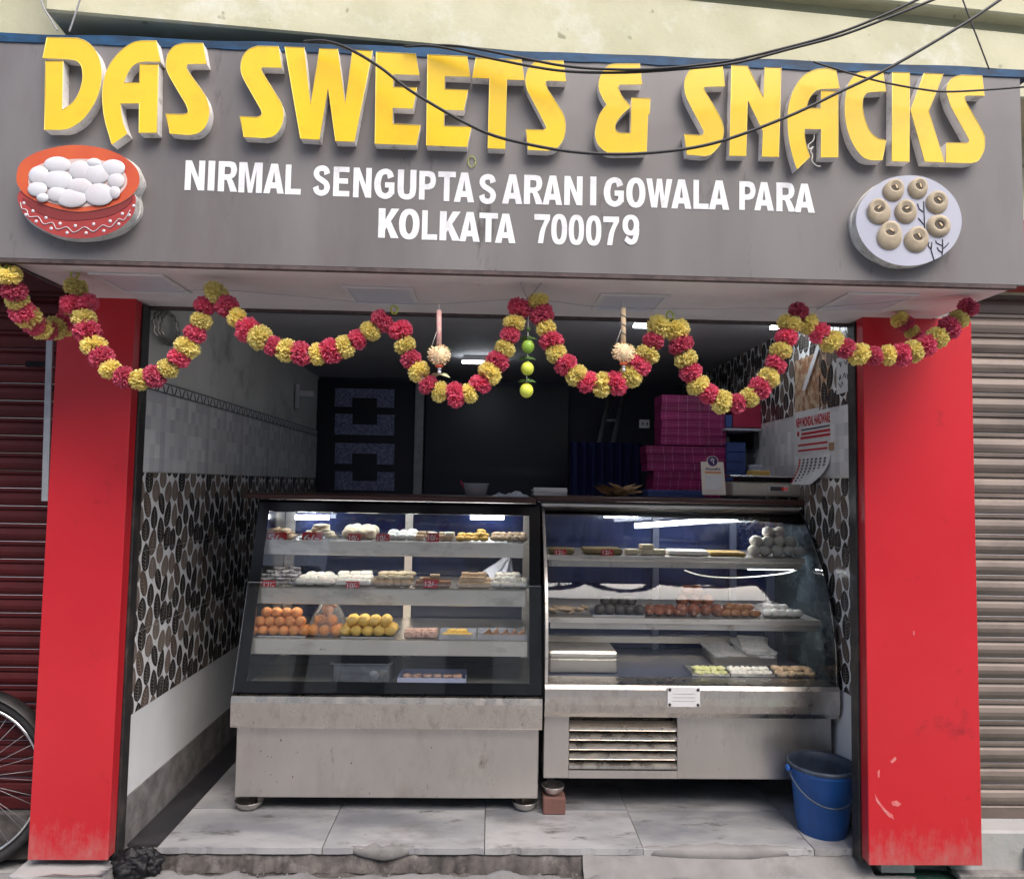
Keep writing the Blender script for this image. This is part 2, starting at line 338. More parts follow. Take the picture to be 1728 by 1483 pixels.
pm('green_ground', (0.02, 0.10, 0.065), (0.03, 0.13, 0.08), scale=6, rough=.7, grime=(.1, .12, .11), grime_scale=9)
pm('sw_orange', (0.80, 0.33, 0.10), (0.68, 0.23, 0.06), scale=60, rough=.55, bump=.35, bscale=220, sss=.1, objvar=.12)
pm('sw_peach', (0.76, 0.42, 0.26), (0.68, 0.34, 0.18), scale=60, rough=.5, bump=.3, bscale=220, objvar=.1)
pm('sw_yellow', (0.82, 0.56, 0.15), (0.74, 0.46, 0.10), scale=60, rough=.55, bump=.3, bscale=220, sss=.1, objvar=.1)
pm('sw_white', (0.88, 0.86, 0.80), (0.82, 0.79, 0.72), scale=25, rough=.45, bump=.15, bscale=90, sss=.1, objvar=.06)
pm('sw_cream', (0.72, 0.64, 0.47), (0.62, 0.52, 0.36), scale=30, rough=.6, bump=.3, bscale=140, objvar=.1)
pm('sw_biscuit', (0.66, 0.50, 0.34), (0.52, 0.36, 0.22), scale=40, rough=.7, bump=.3, bscale=140, objvar=.14)
pm('sw_brown', (0.27, 0.13, 0.07), (0.36, 0.19, 0.10), scale=40, rough=.55, bump=.25, bscale=140, objvar=.15)
pm('sw_jamun', (0.19, 0.055, 0.03), (0.27, 0.085, 0.045), scale=30, rough=.22, objvar=.15)
pm('sw_langcha', (0.34, 0.14, 0.045), (0.27, 0.10, 0.03), scale=30, rough=.3, objvar=.12)
pm('sw_black', (0.035, 0.03, 0.032), (0.055, 0.045, 0.045), scale=40, rough=.5, bump=.3, bscale=200, objvar=.2)
pm('sw_grey', (0.36, 0.36, 0.40), (0.16, 0.15, 0.17), scale=50, rough=.35, contrast=(.45, .55))
pm('sw_gold', (0.55, 0.36, 0.10), (0.45, 0.27, 0.06), scale=40, rough=.5, objvar=.1)
pm('sw_olive', (0.24, 0.19, 0.08), (0.19, 0.14, 0.06), scale=30, rough=.6)
pm('sw_pink', (0.68, 0.44, 0.36), (0.34, 0.18, 0.14), scale=70, rough=.6, contrast=(.5, .6))
pm('sw_green', (0.55, 0.58, 0.20), (0.68, 0.66, 0.4), scale=50, rough=.6)
pm('tray_clear', (0.55, 0.58, 0.66), None, rough=.15, alpha=.45)
pm('tray_blue', (0.52, 0.55, 0.78), None, rough=.3)
pm('mud_brick', (0.17, 0.08, 0.065), (0.12, 0.06, 0.05), scale=20, rough=.9, bump=.4)
pm('opp_wall', (0.78, 0.73, 0.66), (0.72, 0.67, 0.60), scale=2, rough=.9)
pm('opp_dark', (0.04, 0.045, 0.05), rough=.3)
glass('case_glass', (0.985, 0.992, 0.99), 1.36, .004)
glass('case_glass_side', (0.55, 0.64, 0.70), 1.45, .42, dust_haze_col=(.15, .195, .23))  # grey film holds dirt plus a painted haze of reflections
glass('rear_glass', (0.30, 0.36, 0.55), 1.5, .26, dust_haze_col=(.055, .085, .26))  # blue film paints the blue reflections into the rear panes
glass('wrap', (0.97, 0.97, 0.97), 1.25, .10, rough=.12, dust_haze_col=(.8, .78, .76))
glass('bin_plastic', (0.86, 0.89, 0.94), 1.4, .16, rough=.08, dust_haze_col=(.6, .64, .74))
emis('lamp_white', (0.88, 0.95, 1.0), 15.0)
emis('case_tube_and_fill', (0.9, 0.95, 1.0), 15.0)  # the curved case's tube, plus added fill and bright bars
emis('case_fill', (1.0, 0.94, 0.87), 14.0)  # added fill light, hidden inside both cases
emis('led_red', (1.0, 0.06, 0.05), 0.12)
# mosaic tile: squares of slightly different grey printed on the tile
m = MATS['tile_mosaic']; n = m.node_tree.nodes; L = m.node_tree.links; b = n['Principled BSDF']
tc = n.new('ShaderNodeTexCoord'); mp = n.new('ShaderNodeMapping'); mp.inputs['Scale'].default_value = (24, .01, 19)
sn = n.new('ShaderNodeVectorMath'); sn.operation = 'FLOOR'; wn = n.new('ShaderNodeTexWhiteNoise'); wn.noise_dimensions = '3D'
mr = n.new('ShaderNodeValToRGB'); mr.color_ramp.elements[0].color = (.56, .565, .59, 1); mr.color_ramp.elements[1].color = (.84, .845, .85, 1)
L.new(tc.outputs['Object'], mp.inputs[0]); L.new(mp.outputs[0], sn.inputs[0]); L.new(sn.outputs[0], wn.inputs['Vector']); L.new(wn.outputs['Value'], mr.inputs[0]); L.new(mr.outputs[0], b.inputs['Base Color'])

# ------------------------------------------------------------------ levels and planes of the place
FLOOR = 0.03; GROUND = -0.035
SY = -0.43; SZ0, SZ1 = 1.965, 2.635                       # sign board
LX, RX = -1.285, 1.432                                     # shop side walls
Y0, YB = 0.11, 2.85                                        # mouth and back of the shop
CEIL = 2.10

# ------------------------------------------------------------------ ground
def grid(x0, x1, y0, y1, nx, ny, zf):
    vs = [(x0+(x1-x0)*i/nx, y0+(y1-y0)*j/ny, 0) for j in range(ny+1) for i in range(nx+1)]
    vs = [(x, y, zf(x, y)) for x, y, z in vs]
    fs = [(j*(nx+1)+i, j*(nx+1)+i+1, (j+1)*(nx+1)+i+1, (j+1)*(nx+1)+i) for j in range(ny) for i in range(nx)]
    return vs, fs
def nz(x, y, s=6, a=0.01, k=0): return noise.fractal(Vector((x*s, y*s, k)), 1.0, 2.0, 4)*a
mb = MB()
S = 400
mb.add([(-S, -S, GROUND-.045), (S, -S, GROUND-.045), (S, S, GROUND-.045), (-S, S, GROUND-.045)], [(0, 1, 2, 3)])
struct(mb.build('ground', 'concrete'))
def pz(x, y):
    e = 0.0
    if x > 1.52 + .05*math.sin(y*9): e = -0.02
    edge = max(0.0, min(1.0, (y-(.062+nz(x, 0, 5, .06, 3)))/.02))         # crumbling edge towards the gutter
    return GROUND + nz(x, y, 5, .008) + e - .034*edge
vs, fs = grid(-1.75, 1.62, -1.2, .112, 240, 130, pz)
struct(MB().add(vs, fs, True).build('pavement', 'pavement_concrete', fixn=False))
vs, fs = grid(-1.32, 1.40, .0, .125, 220, 16, lambda x, y: GROUND-.022+nz(x, y, 14, .008, 5))
struct(MB().add(vs, fs, True).build('gutter', 'dirt', fixn=False))
g = MB().add([(1.50, -1.2, GROUND-.012), (3.2, -1.2, GROUND-.012), (3.2, .12, GROUND-.012), (1.50, .12, GROUND-.012)], [(0, 1, 2, 3)]).build('side_ground', 'green_ground'); struct(g)

# shop floor: marble slabs on a bed, dark stone strip along the left wall
fl = struct(bx('shop_floor', LX, RX, Y0+.012, YB, GROUND-.04, FLOOR-.024, 'cement_rough'))
# joints run into the shop; slabs between them
js = [-1.147] + [at(px, py, .12).x for px, py in ((545, 1420), (818, 1420), (1085, 1405), (1372, 1412))] + [RX-.002]
rows = [(Y0, .42, 0), (.425, 1.0, .02), (1.005, 1.6, -.03), (1.605, 2.84, .02)]
for ri, (ya, yb, dz) in enumerate(rows):
    for i in range(len(js)-1):
        xa, xb = js[i]+.0015, js[i+1]-.0015
        m_ = MB()
        # front slabs get a slightly broken front edge
        nn = 30; poly = []
        for k in range(nn+1):
            x = xa+(xb-xa)*k/nn; yy = ya+(max(0, nz(x, 0, 14, .012, 9)) if ri == 0 else 0); poly.append((x, yy))
        poly += [(xb, yb-.002), (xa, yb-.002)]
        N = len(poly); zt = FLOOR+random.uniform(-.0012, .0012)
        m_.add([(x, y, zt) for x, y in poly]+[(x, y, FLOOR-.022) for x, y in poly], [tuple(range(N))]+[(k, (k+1) % N, (k+1) % N+N, k+N) for k in range(N)])
        m_.build('marble_slab', 'marble', fl)
MB().box(LX+.002, js[0]-.002, Y0+.05, 2.84, FLOOR-.03, FLOOR-.012).build('stone_strip', 'black_stone', fl)
# thin cement skim dragged over two slab fronts, ragged on every side
for px0, px1, dep in ((590, 702, .05), (1062, 1370, .07)):
    a = at(px0, 1410, Y0).x; b_ = at(px1, 1412, Y0).x; back = []; n = 40
    for k in range(n+1):
        t = k/n; x = a+(b_-a)*t; e = math.sin(PI*t)**.45
        back.append((x, Y0-.004+dep*e*(0.55+.45*noise.noise(Vector((t*7, px0, 0)))+.22*noise.noise(Vector((t*23, px0, 5))))))
    vs = []
    for k in range(n+1):
        x, y = back[k]; ee = math.sin(PI*k/n)**.6; h = .5+.5*noise.noise(Vector((x*16, 3, 1)))
        dn = .006*max(0, 1-ee*2.2)
        vs += [(x, y, FLOOR+.0012-dn), (x, Y0-.002+.02*(1-ee), FLOOR+.0030-dn), (x, Y0-.008*ee+.012*(1-ee), FLOOR-.004-dn), (x+.006*noise.noise(Vector((x*40, 1, 0))), Y0-.011*ee-.006*h*ee+.016*(1-ee), FLOOR-.012-(.010+.022*h)*ee), (x, Y0+.018, FLOOR-.02-.03*ee)]
    fs = [(k*5+j, k*5+5+j, k*5+6+j, k*5+1+j) for k in range(n) for j in range(4)]
    MB().add(vs, fs, True).build('cement_patch', 'cement_skim', fl)
# broken bedding under the slab edge, and the smooth cement ramp on the right
vs = []; n = 220
for k in range(n+1):
    x = -1.14+1.55*k/n; h = .010*noise.fractal(Vector((x*22, 0, 7)), 1, 2, 4)
    vs += [(x, Y0+.03, FLOOR-.0225), (x, Y0+.012+h, FLOOR-.0235), (x, Y0+.004+h*1.3, FLOOR-.04+h), (x, Y0-.004+h*1.6, GROUND-.02)]
MB().add(vs, [(k*4+j, k*4+4+j, k*4+5+j, k*4+1+j) for k in range(n) for j in range(3)], True).build('slab_bedding', 'bedding', fl)
vs = []; n = 90
for k in range(n+1):
    x = .36+1.03*k/n; h = .006*noise.fractal(Vector((x*9, 0, 9)), 1, 2, 4); e = min(1, k/8)
    vs += [(x, Y0+.02, FLOOR-.0225), (x, Y0-.004+h, FLOOR-.024+h), (x, Y0-.016+h, FLOOR-.030-.03*(1-e)+h), (x, Y0-.06, GROUND+.006*e-.02*(1-e)+h*.5), (x, Y0-.16, GROUND-.006)]
MB().add(vs, [(k*5+j, k*5+5+j, k*5+6+j, k*5+1+j) for k in range(n) for j in range(4)], True).build('cement_ramp', 'cement_skim', fl)

# loose grit along the gutter and on the pavement
rg = random.Random(11); mb = MB()
for k in range(420):
    x = rg.uniform(-1.25, 1.4); y = rg.choice((rg.uniform(.05, .10), rg.uniform(-.12, .08))); r_ = rg.uniform(.0015, .005)*(1.6 if rg.random() < .08 else 1)
    if x > .4 and y > .04: continue
    q = [Vector((rg.uniform(-1, 1), rg.uniform(-1, 1), rg.uniform(-.6, .6)))*r_ for _ in range(5)]
    zt = pz(x, y) if y < .06 else GROUND-.02
    mb.add([Vector((x, y, zt+r_*.3))+v for v in (Vector((-r_, -r_*.6, 0))+q[0]*.4, Vector((r_, -r_*.7, 0))+q[1]*.4, Vector((r_*.1, r_, 0))+q[2]*.4, Vector((0, 0, r_*1.1))+q[3]*.4, Vector((0, 0, -r_)))], [(0, 1, 3), (1, 2, 3), (2, 0, 3), (1, 0, 4), (2, 1, 4), (0, 2, 4)])
o = mb.build('grit', 'cement_skim'); tag(o, 'loose grit lying in the gutter before the step', 'grit', kind='stuff')
# ------------------------------------------------------------------ shop walls, tiled
def leaf_parts(mb, cx, cy, L_, W_, ang, mat, y=-.0009):
    """a printed leaf with rib and veins left blank; local tile coords (x, z) on the face y"""
    mb.cur = mat; ca, sa = math.cos(ang), math.sin(ang)
    def tr(u, v): return (cx+u*ca-v*sa, y, cy+u*sa+v*ca)
    def half(v): return W_*.5*max(0.0, math.sin(PI*min(1, max(0, v))**.85))**.60*(1 if v < 1 else 0)
    NB = 0
    for side in (-1, 1):
        for k in range(NB):
            a = k/NB+.012; b = (k+1)/NB-.012; sl = .10                 # veins slope up
            ra, rb = .02*W_, .02*W_
            oa, ob = min(a+sl, 1), min(b+sl, 1)
            q = [tr(side*ra, L_*(a-.5)), tr(side*rb, L_*(b-.5)), tr(side*max(half(ob), rb), L_*(ob-.5)), tr(side*max(half((oa+ob)/2), ra), L_*((oa+ob)/2-.5)), tr(side*max(half(oa), ra), L_*(oa-.5))]
            if k == 0: q.append(tr(side*half(.06), L_*(.06-.5)))
            if side < 0: q.reverse()
            mb.add(q, [tuple(range(len(q)))])
    N = 13; rows_ = [(half(i/(N-1)), L_*(i/(N-1)-.5)) for i in range(N)]
    ring = [tr(w_, v) for w_, v in rows_]+[tr(-w_, v) for w_, v in reversed(rows_[1:-1])]; mb.add(ring, [tuple(range(len(ring)))])
    mb.cur = 4; y = y-.0003
    def tr2(u, v): return (cx+u*ca-v*sa, y, cy+u*sa+v*ca)
    e_ = W_*.014; mb.add([tr2(-e_, -L_*.5), tr2(e_, -L_*.5), tr2(e_*.4, L_*.44), tr2(-e_*.4, L_*.44)], [(0, 1, 2, 3)])
    for k in range(1, 7):
        v = k/8-.02; v2 = min(.97, v+.13); h2 = half(v2)*.80
        for s_ in (-1, 1):
            q = [tr2(0, L_*(v-.5)), tr2(s_*h2, L_*(v2-.5)), tr2(s_*h2, L_*(v2-.5)+e_*1.2), tr2(0, L_*(v-.5)+e_*1.8)]
            mb.add(q if s_ > 0 else q[::-1], [(0, 1, 2, 3)])
    mb.cur = mat; y = y+.0003
    # stalk
    mb.add([tr(-.0012, -L_*.5), tr(.0012, -L_*.5), tr(.003, -L_*.62), tr(.001, -L_*.62)], [(0, 3, 2, 1)])
TW, TH = .29, .297
rl = random.Random(3)
spots = []
for c in range(5):
    for r in range(3):
        spots.append(((c+.5)*TW/5+rl.uniform(-.006, .006), ((r+.25+.5*(c % 2))*TH/3+rl.uniform(-.008, .008)), rl.uniform(.086, .112), rl.uniform(.050, .066), (.22 if c % 2 else -.16)+rl.uniform(-.22, .22), rl.choice((1, 1, 2, 2, 3)), rl.random() < .3))
def clip(poly):
    """cut a print at the tile's edges"""
    for ax, lim, sg in ((0, .001, 1), (0, TW-.001, -1), (2, .001, 1), (2, TH-.001, -1)):
        out = []; n = len(poly)
        for i in range(n):
            p, q = poly[i], poly[(i+1) % n]; a_, b_ = (p[ax]-lim)*sg, (q[ax]-lim)*sg
            if a_ >= 0: out.append(p)
            if (a_ >= 0) != (b_ >= 0): t = a_/(a_-b_); out.append(tuple(p[k]+(q[k]-p[k])*t for k in range(3)))
        poly = out
        if len(poly) < 3: return []
    return poly
class ClipMB(MB):
    def add(s, vs, fs, smooth=False):
        if s.cur == 0: return MB.add(s, vs, fs, smooth)
        for f in fs:
            p = clip([tuple(vs[i]) for i in f])
            if p: MB.add(s, p, [tuple(range(len(p)))])
        return s
def leaf_tile_mesh():
    mb = ClipMB(); mb.box(0.0008, TW-.0008, 0, .008, .0008, TH-.0008)
    for s in spots:
        for dx in (-TW, 0, TW):
            for dz in (-TH, 0, TH):
                if -.06 < s[0]+dx < TW+.06 and -.07 < s[1]+dz < TH+.07: leaf_parts(mb, s[0]+dx, s[1]+dz, s[2], s[3], s[4]+PI*s[6], s[5])
    me = mb.mesh('leaf_tile')
    for k in ('tile_white', 'leaf_dark', 'leaf_brown', 'leaf_taupe', 'leaf_vein'): me.materials.append(MATS[k])
    return me
LEAF = leaf_tile_mesh()
def plain_tile_mesh(w_, h_, mat):
    me = MB().box(.0008, w_-.0008, 0, .008, .0008, h_-.0008).mesh('plain_tile'); me.materials.append(MATS[mat]); return me
def tile_row(wall, x, ya, z, w_, h_, me, side, name='tile', n=None, stop=2.84):
    """tiles along y on the wall at x; side=-1 left wall (faces +x), +1 right wall (faces -x)"""
    y = ya
    while y < stop-.02:
        if side < 0: o = place(name, me, None, wall, (x+.008, y+w_, z), (0, 0, R(90)))      # local +x -> +y ; front (-y local) -> +x
        else: o = place(name, me, None, wall, (x-.008, y, z), (0, 0, R(-90)))
        if h_: o.scale.z = h_/TH
        if side < 0: o.location.y = y
        else: o.location.y = y+w_
        y += w_
wl = struct(bx('wall_left', LX-.12, LX, Y0-.03, YB, GROUND, 2.3, 'wall_paint'))
zb = [0.19, 0.475, 1.35, 1.652, 1.70]                      # skirting top, white top, leaf top, mosaic top, border top
bx('skirting', LX, LX+.012, Y0+.002, YB, GROUND, zb[0], 'cement_rough', wl)
W1 = plain_tile_mesh(.45, zb[1]-zb[0], 'tile_white'); tile_row(wl, LX, Y0, zb[0], .45, 0, W1, -1)
hh = (zb[2]-zb[1])/3
for k in range(3):
    y = Y0+.02
    tile_row(wl, LX, Y0, zb[1]+k*hh, TW, hh, LEAF, -1, 'leaf_tile')
W2 = plain_tile_mesh(.45, zb[3]-zb[2]-.0, 'tile_mosaic'); tile_row(wl, LX, Y0, zb[2]+.0015, .45, 0, W2, -1, 'mosaic_tile')
# border: patterned strip
def border_mesh(w_):
    mb = MB(); h_ = zb[4]-zb[3]; mb.box(.0006, w_-.0006, 0, .009, .0006, h_-.0006); mb.cur = 1
    for z in (.004, h_-.006): mb.add([(0, -.0008, z), (w_, -.0008, z), (w_, -.0008, z+.005), (0, -.0008, z+.005)], [(0, 1, 2, 3)])
    n = 2
    for k in range(n):
        x0 = w_*k/n
        for q in ((.1, .45, 1), (.55, .9, -1)):
            pts = [(x0+w_/n*(q[0]+(q[1]-q[0])*t), h_*(.5+q[2]*.34*math.cos(PI*t))) for t in [i/8 for i in range(9)]]
            for i in range(8):
                (xa, za), (xb, zb_) = pts[i], pts[i+1]
                mb.add([(xa, -.0008, za), (xa+.011, -.0008, za), (xb+.011, -.0008, zb_), (xb, -.0008, zb_)], [(0, 1, 2, 3)])
    me = mb.mesh('border_tile'); me.materials.append(MATS['tile_white']); me.materials.append(MATS['border_ink']); return me
BM = border_mesh(.15); tile_row(wl, LX, Y0+.0, zb[3]+.002, .15, 0, BM, -1, 'border_tile')
wr = struct(bx('wall_right', RX, RX+.12, Y0-.03, YB, GROUND, 2.3, 'wall_paint'))
zr = [0.10, 0.53, 1.379, 1.673]
W3 = plain_tile_mesh(.45, zr[1]-zr[0], 'tile_white'); tile_row(wr, RX, Y0, zr[0], .45, 0, W3, 1)
for k in range(3): tile_row(wr, RX, Y0, zr[1]+k*(zr[2]-zr[1])/3, TW, (zr[2]-zr[1])/3, LEAF, 1, 'leaf_tile')
W4 = plain_tile_mesh(.45, zr[3]-zr[2]-.012, 'tile_mosaic'); tile_row(wr, RX, Y0, zr[2]+.012, .45, 0, W4, 1, 'mosaic_tile')
for k in range(2): tile_row(wr, RX, Y0, zr[3]+k*TH, TW, TH, LEAF, 1, 'leaf_tile')
wa = R(-0.5); Rm = Matrix.Rotation(wa, 3, 'Z'); pv = Vector((RX, Y0, 0)); wr.rotation_euler = (0, 0, wa); wr.location = pv-Rm @ pv    # the right wall splays out a little
def wall_x(y): return RX+math.tan(-wa)*(y-Y0)
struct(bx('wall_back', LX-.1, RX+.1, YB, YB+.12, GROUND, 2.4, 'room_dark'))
struct(bx('ceiling', LX-.1, RX+.1, Y0+.06, YB+.1, CEIL, CEIL+.06, 'ceiling_paint'))

# ------------------------------------------------------------------ the building the shop stands in
bd = thing('building', 'pale yellow painted building with a concrete ledge above the shop sign', 'building')
bx('upper_wall', -3.9, 3.5, .13, .5, 2.16, 4.6, 'beige_wall', bd)
bx('shutter_housing', LX-.01, RX+.02, Y0-.005, Y0+.05, 1.955, 2.2, 'black_metal', bd, .004)
# ledge with its underside, skewed a little to the sign as in the place
a = atz(75, 18, 2.72); b_ = atz(1080, 108, 2.72); dv = (b_-a).normalized(); nv = Vector((-dv.y, dv.x, 0))
def skew_box(name, s0, s1, d0, d1, z0, z1, mat, c=.006):
    mb = MB(); mb.box(s0, s1, d0, d1, z0, z1, c)
    mb.v = [tuple(a+dv*x+nv*y+Vector((0, 0, z-a.z))) for x, y, z in mb.v]
    return mb.build(name, mat, bd)
skew_box('ledge', 0, 4.4, 0, .9, 2.72, 2.958, 'beige_wall')
skew_box('drip_band', -.02, 4.4, .025, .9, 2.945, 3.02, 'beige_shaded', .002)  # recessed band, its shadow line darkened in the colour
skew_box('parapet', -.03, 4.4, -.03, .9, 3.0, 3.9, 'beige_wall')
for px in (38,):
    bx('pier', -3.9, -1.42, -.18, .2, 2.3, 4.2, 'beige_wall', bd, .005)
bx('side_wall', -3.7, -1.44, .16, .5, 2.02, 2.4, 'shutter_red', bd)
bx('side_wall', 1.50, 3.5, .16, .5, 2.1, 2.4, 'beige_wall', bd)
bx('party_wall', -1.42, LX-.121, .108, .4, GROUND, 2.2, 'cement_rough', bd)
bx('party_wall', RX+.121, 1.735, .108, .4, GROUND, 2.2, 'cement_rough', bd)

# pillars: red composite panels
def pillar(label, x0, x1, z0, z1, side):
    t = thing('pillar', label, 'pillar', ((x0+x1)/2, 0, z0))
    def loc(m_): m_.v = [(x-(x0+x1)/2, y, z-z0) for x, y, z in m_.v]; return m_
    loc(MB().box(x0, x1, 0, .012, z0, z1, .002)).build('front_panel', 'red_panel', t)
    for xx, xi in ((x0, 1), (x1, -1)):
        xa, xb = (xx+.0015, xx+.01) if xi > 0 else (xx-.01, xx-.0015)
        loc(MB().box(xa, xb, .0125, .05, z0+.004, z1-.003)).build('side_panel', 'red_panel', t)
    loc(MB().box(x0+.012, x1-.012, .014, .10, z0+.01, z1-.01)).build('core', 'cement_rough', t)
    # shutter guide channel on the shop side
    xa, xb = (x1-.012, x1+.006) if side < 0 else (x0-.006, x0+.012)
    loc(MB().box(xa, xb, .052, .105, z0-.02, z1-.01, .002)).build('guide_channel', 'black_metal', t)
    return t
pillar('red panelled pillar between the dark red shutter and the shop mouth', -1.528, -1.262, .04, 1.962, -1)
pr = pillar('wide red panelled pillar beside the blue bucket and brown shutter', 1.345, 1.748, .03, 1.962, 1)
for i, pts in enumerate((((1476, 1338), (1484, 1352), (1494, 1365), (1506, 1374), (1509, 1382), (1500, 1378), (1488, 1364), (1478, 1350)), ((1504, 1352), (1513, 1350), (1521, 1356), (1515, 1361), (1506, 1358)), ((1502, 1284), (1511, 1276), (1513, 1281), (1505, 1288)), ((1481, 1300), (1485, 1298), (1484, 1312), (1481, 1310)), ((1541, 1064), (1543, 1064), (1543, 1072), (1541, 1072)))):
    q = [at(x, y, -.0006)-pr.location for x, y in pts]; MB().add(q, [tuple(range(len(q)))]).build('scuff', 'scuff', pr)
for x0, x1, s in ((-1.262, LX+.014, 0), (RX-.014, 1.345, 0)):
    pass
bd2 = thing('concrete_footing', 'rough pale concrete footing under the left red pillar', 'footing', (-1.4, .03, GROUND))
bm = bmesh.new(); bmesh.ops.create_cube(bm, size=1); bmesh.ops.subdivide_edges(bm, edges=bm.edges[:], cuts=8, use_grid_fill=True)
for v in bm.verts:
    c_ = Vector((v.co.x*.30, v.co.y*.16, v.co.z*.085+.018)); q = noise.noise_vector(c_*14)*.012; q.z *= .6; v.co = c_+q
    if v.co.z > .05: v.co.z = .05+q.z*.6
MB().bm(bm, True).build('footing_block', 'concrete', bd2)
# black lump of tar and rags in the corner of the gutter
bm = bmesh.new(); bmesh.ops.create_icosphere(bm, subdivisions=5, radius=1)
for v in bm.verts:
    q = 1+.30*noise.fractal(v.co*2.2, 1, 2, 5); v.co = Vector((v.co.x*.085*q, v.co.y*.05*q, v.co.z*.058*q))
o = MB().bm(bm, True).build('tar_lump', 'tar', loc=(at(222, 1450, .03).x, .055, -.005)); tag(o, 'glossy black tar lump at the foot of the left red pillar', 'tar lump')

# ------------------------------------------------------------------ neighbours' shutters
def slat_mesh(x0, x1, pitch, mat):
    prof = [(0, 0), (-.006, .004), (-.012, pitch*.25), (-.013, pitch*.42), (-.008, pitch*.62), (-.0015, pitch*.74), (-.001, pitch*.78), (-.009, pitch*.82), (-.009, pitch*.95), (-.003, pitch*.985)]
    vs = []; fs = []
    for x in (x0, x1):
        vs += [(x, y, z) for y, z in prof]
        vs += [(x, y+.0025, z) for y, z in prof]
    n = len(prof)
    for off, flip in ((0, 0), (n, 1)):
        for i in range(n-1): fs.append((i+off, i+1+off, 2*n+i+1+off, 2*n+i+off))
    me = MB().add(vs, fs, False).mesh('slat'); me.materials.append(MATS[mat]); return me
def shutter(name, label, x0, x1, y, z0, z1, pitch, mat):
    t = thing(name, label, 'shutter', (x0, y, z0)); me = slat_mesh(0, x1-x0, pitch, mat); z = 0
    while z < z1-z0: place('slat', me, None, t, (0, 0, z)); z += pitch
    MB().box(0, x1-x0, -.012, .01, -.045, -.001, .003).build('bottom_rail', mat, t)
    return t
st = shutter('roller_shutter', 'dark red roller shutter behind the bicycle wheel', -3.6, -1.40, .22, .16, 2.02, .066, 'shutter_red')
s2 = shutter('roller_shutter', 'dusty brown metal roller shutter right of the wide red pillar', 1.62, 3.3, .17, .165, 2.10, .0775, 'shutter_grey')
for x_, z_ in ((1.84, 1.58), (1.95, 1.58), (1.93, 1.49)): bx('slot', x_, x_+.07, -.0145, -.0135, z_, z_+.02, 'black_gloss', st)
bx('lock_plate', 1.66, 1.80, -.016, -.012, .09, .15, 'shutter_red', st)
bx('shutter_box', -.0, 1.68, -.10, .06, 1.945, 2.2, 'clay_red', s2, .004)
sill = thing('shutter_sill', 'pale concrete sill with iron brackets under the brown shutter', 'sill', (2.1, .15, GROUND))
mbx = MB().box(-.42, 1.2, -.09, .12, 0, .155, .008); mbx.build('sill_block', 'concrete', sill)
for x in (-.16, .0): bx('bracket', x, x+.05, -.12, -.088, .04, .10, 'galvanised', sill, .003)
bx('sill_edge', -.42, 1.2, -.13, -.05, .0, .022, 'cement_rough', sill, .004)
s3 = thing('threshold', 'dark step at the foot of the red shutter', 'step', (-1.95, .2, GROUND)); bx('step_block', -1.6, .54, -.01, .2, -.02, .145, 'dirt', s3, .006)
o = MB().box(-.011, .011, -.004, .004, -.30, .30, .001).build('metal_strip', 'galvanised', loc=(at(81, 700, .0).x-.004, .005, at(81, 700, .005).z), rot=(0, R(-1.5), 0)); tag(o, 'grey galvanised strip standing against the left red pillar', 'strip')

# dust and scuffs gathered at the foot of the red panels; paper petals let some light through
m = MATS['red_panel']; n = m.node_tree.nodes; L = m.node_tree.links; b = n['Principled BSDF']; src = b.inputs['Base Color'].links[0].from_socket
tc = n.new('ShaderNodeTexCoord'); sx = n.new('ShaderNodeSeparateXYZ'); L.new(tc.outputs['Object'], sx.inputs[0])
t = n.new('ShaderNodeTexNoise'); t.inputs['Scale'].default_value = 14; t.inputs['Detail'].default_value = 9; t.inputs['Roughness'].default_value = .75; mp = n.new('ShaderNodeMapping'); mp.inputs['Scale'].default_value = (1.6, 1, .8); L.new(tc.outputs['Object'], mp.inputs[0]); L.new(mp.outputs[0], t.inputs['Vector'])
r1 = n.new('ShaderNodeMapRange'); r1.inputs[1].default_value = .0; r1.inputs[2].default_value = .22; r1.inputs[3].default_value = .34; r1.inputs[4].default_value = 0; L.new(sx.outputs[2], r1.inputs[0])
ad = n.new('ShaderNodeMath'); ad.operation = 'ADD'; L.new(t.outputs[0], ad.inputs[0]); L.new(r1.outputs[0], ad.inputs[1])
r2 = n.new('ShaderNodeMapRange'); r2.inputs[1].default_value = .66; r2.inputs[2].default_value = 1.15; L.new(ad.outputs[0], r2.inputs[0])
x = n.new('ShaderNodeMix'); x.data_type = 'RGBA'; L.new(r2.outputs[0], x.inputs[0]); L.new(src, x.inputs[6]); x.inputs[7].default_value = (.40, .17, .16, 1); L.new(x.outputs[2], b.inputs['Base Color'])
for k in ('petal_yellow', 'petal_pink'):
    m = MATS[k]; n = m.node_tree.nodes; L = m.node_tree.links; b = n['Principled BSDF']; tr = n.new('ShaderNodeBsdfTranslucent'); mx = n.new('ShaderNodeMixShader'); mx.inputs[0].default_value = .35
    L.new(b.inputs['Base Color'].links[0].from_socket, tr.inputs[0]); L.new(b.outputs[0], mx.inputs[1]); L.new(tr.outputs[0], mx.inputs[2]); L.new(mx.outputs[0], n['Material Output'].inputs[0])
# ------------------------------------------------------------------ the sign
sign = thing('shop_sign', 'grey shop sign reading DAS SWEETS & SNACKS in raised yellow letters', 'sign', (0, 0, 0))
SX0, SX1 = -1.72, 1.628
bx('board', SX0, SX1, SY, SY+.012, SZ0, SZ1, 'board_grey', sign, .0015)
bx('side_return', SX1-.012, SX1-.0005, SY+.0125, .12, SZ0+.004, SZ1-.01, 'board_grey', sign)
bx('back_frame', SX0, SX1-.02, SY+.05, .08, SZ1-.06, SZ1-.02, 'black_metal', sign)
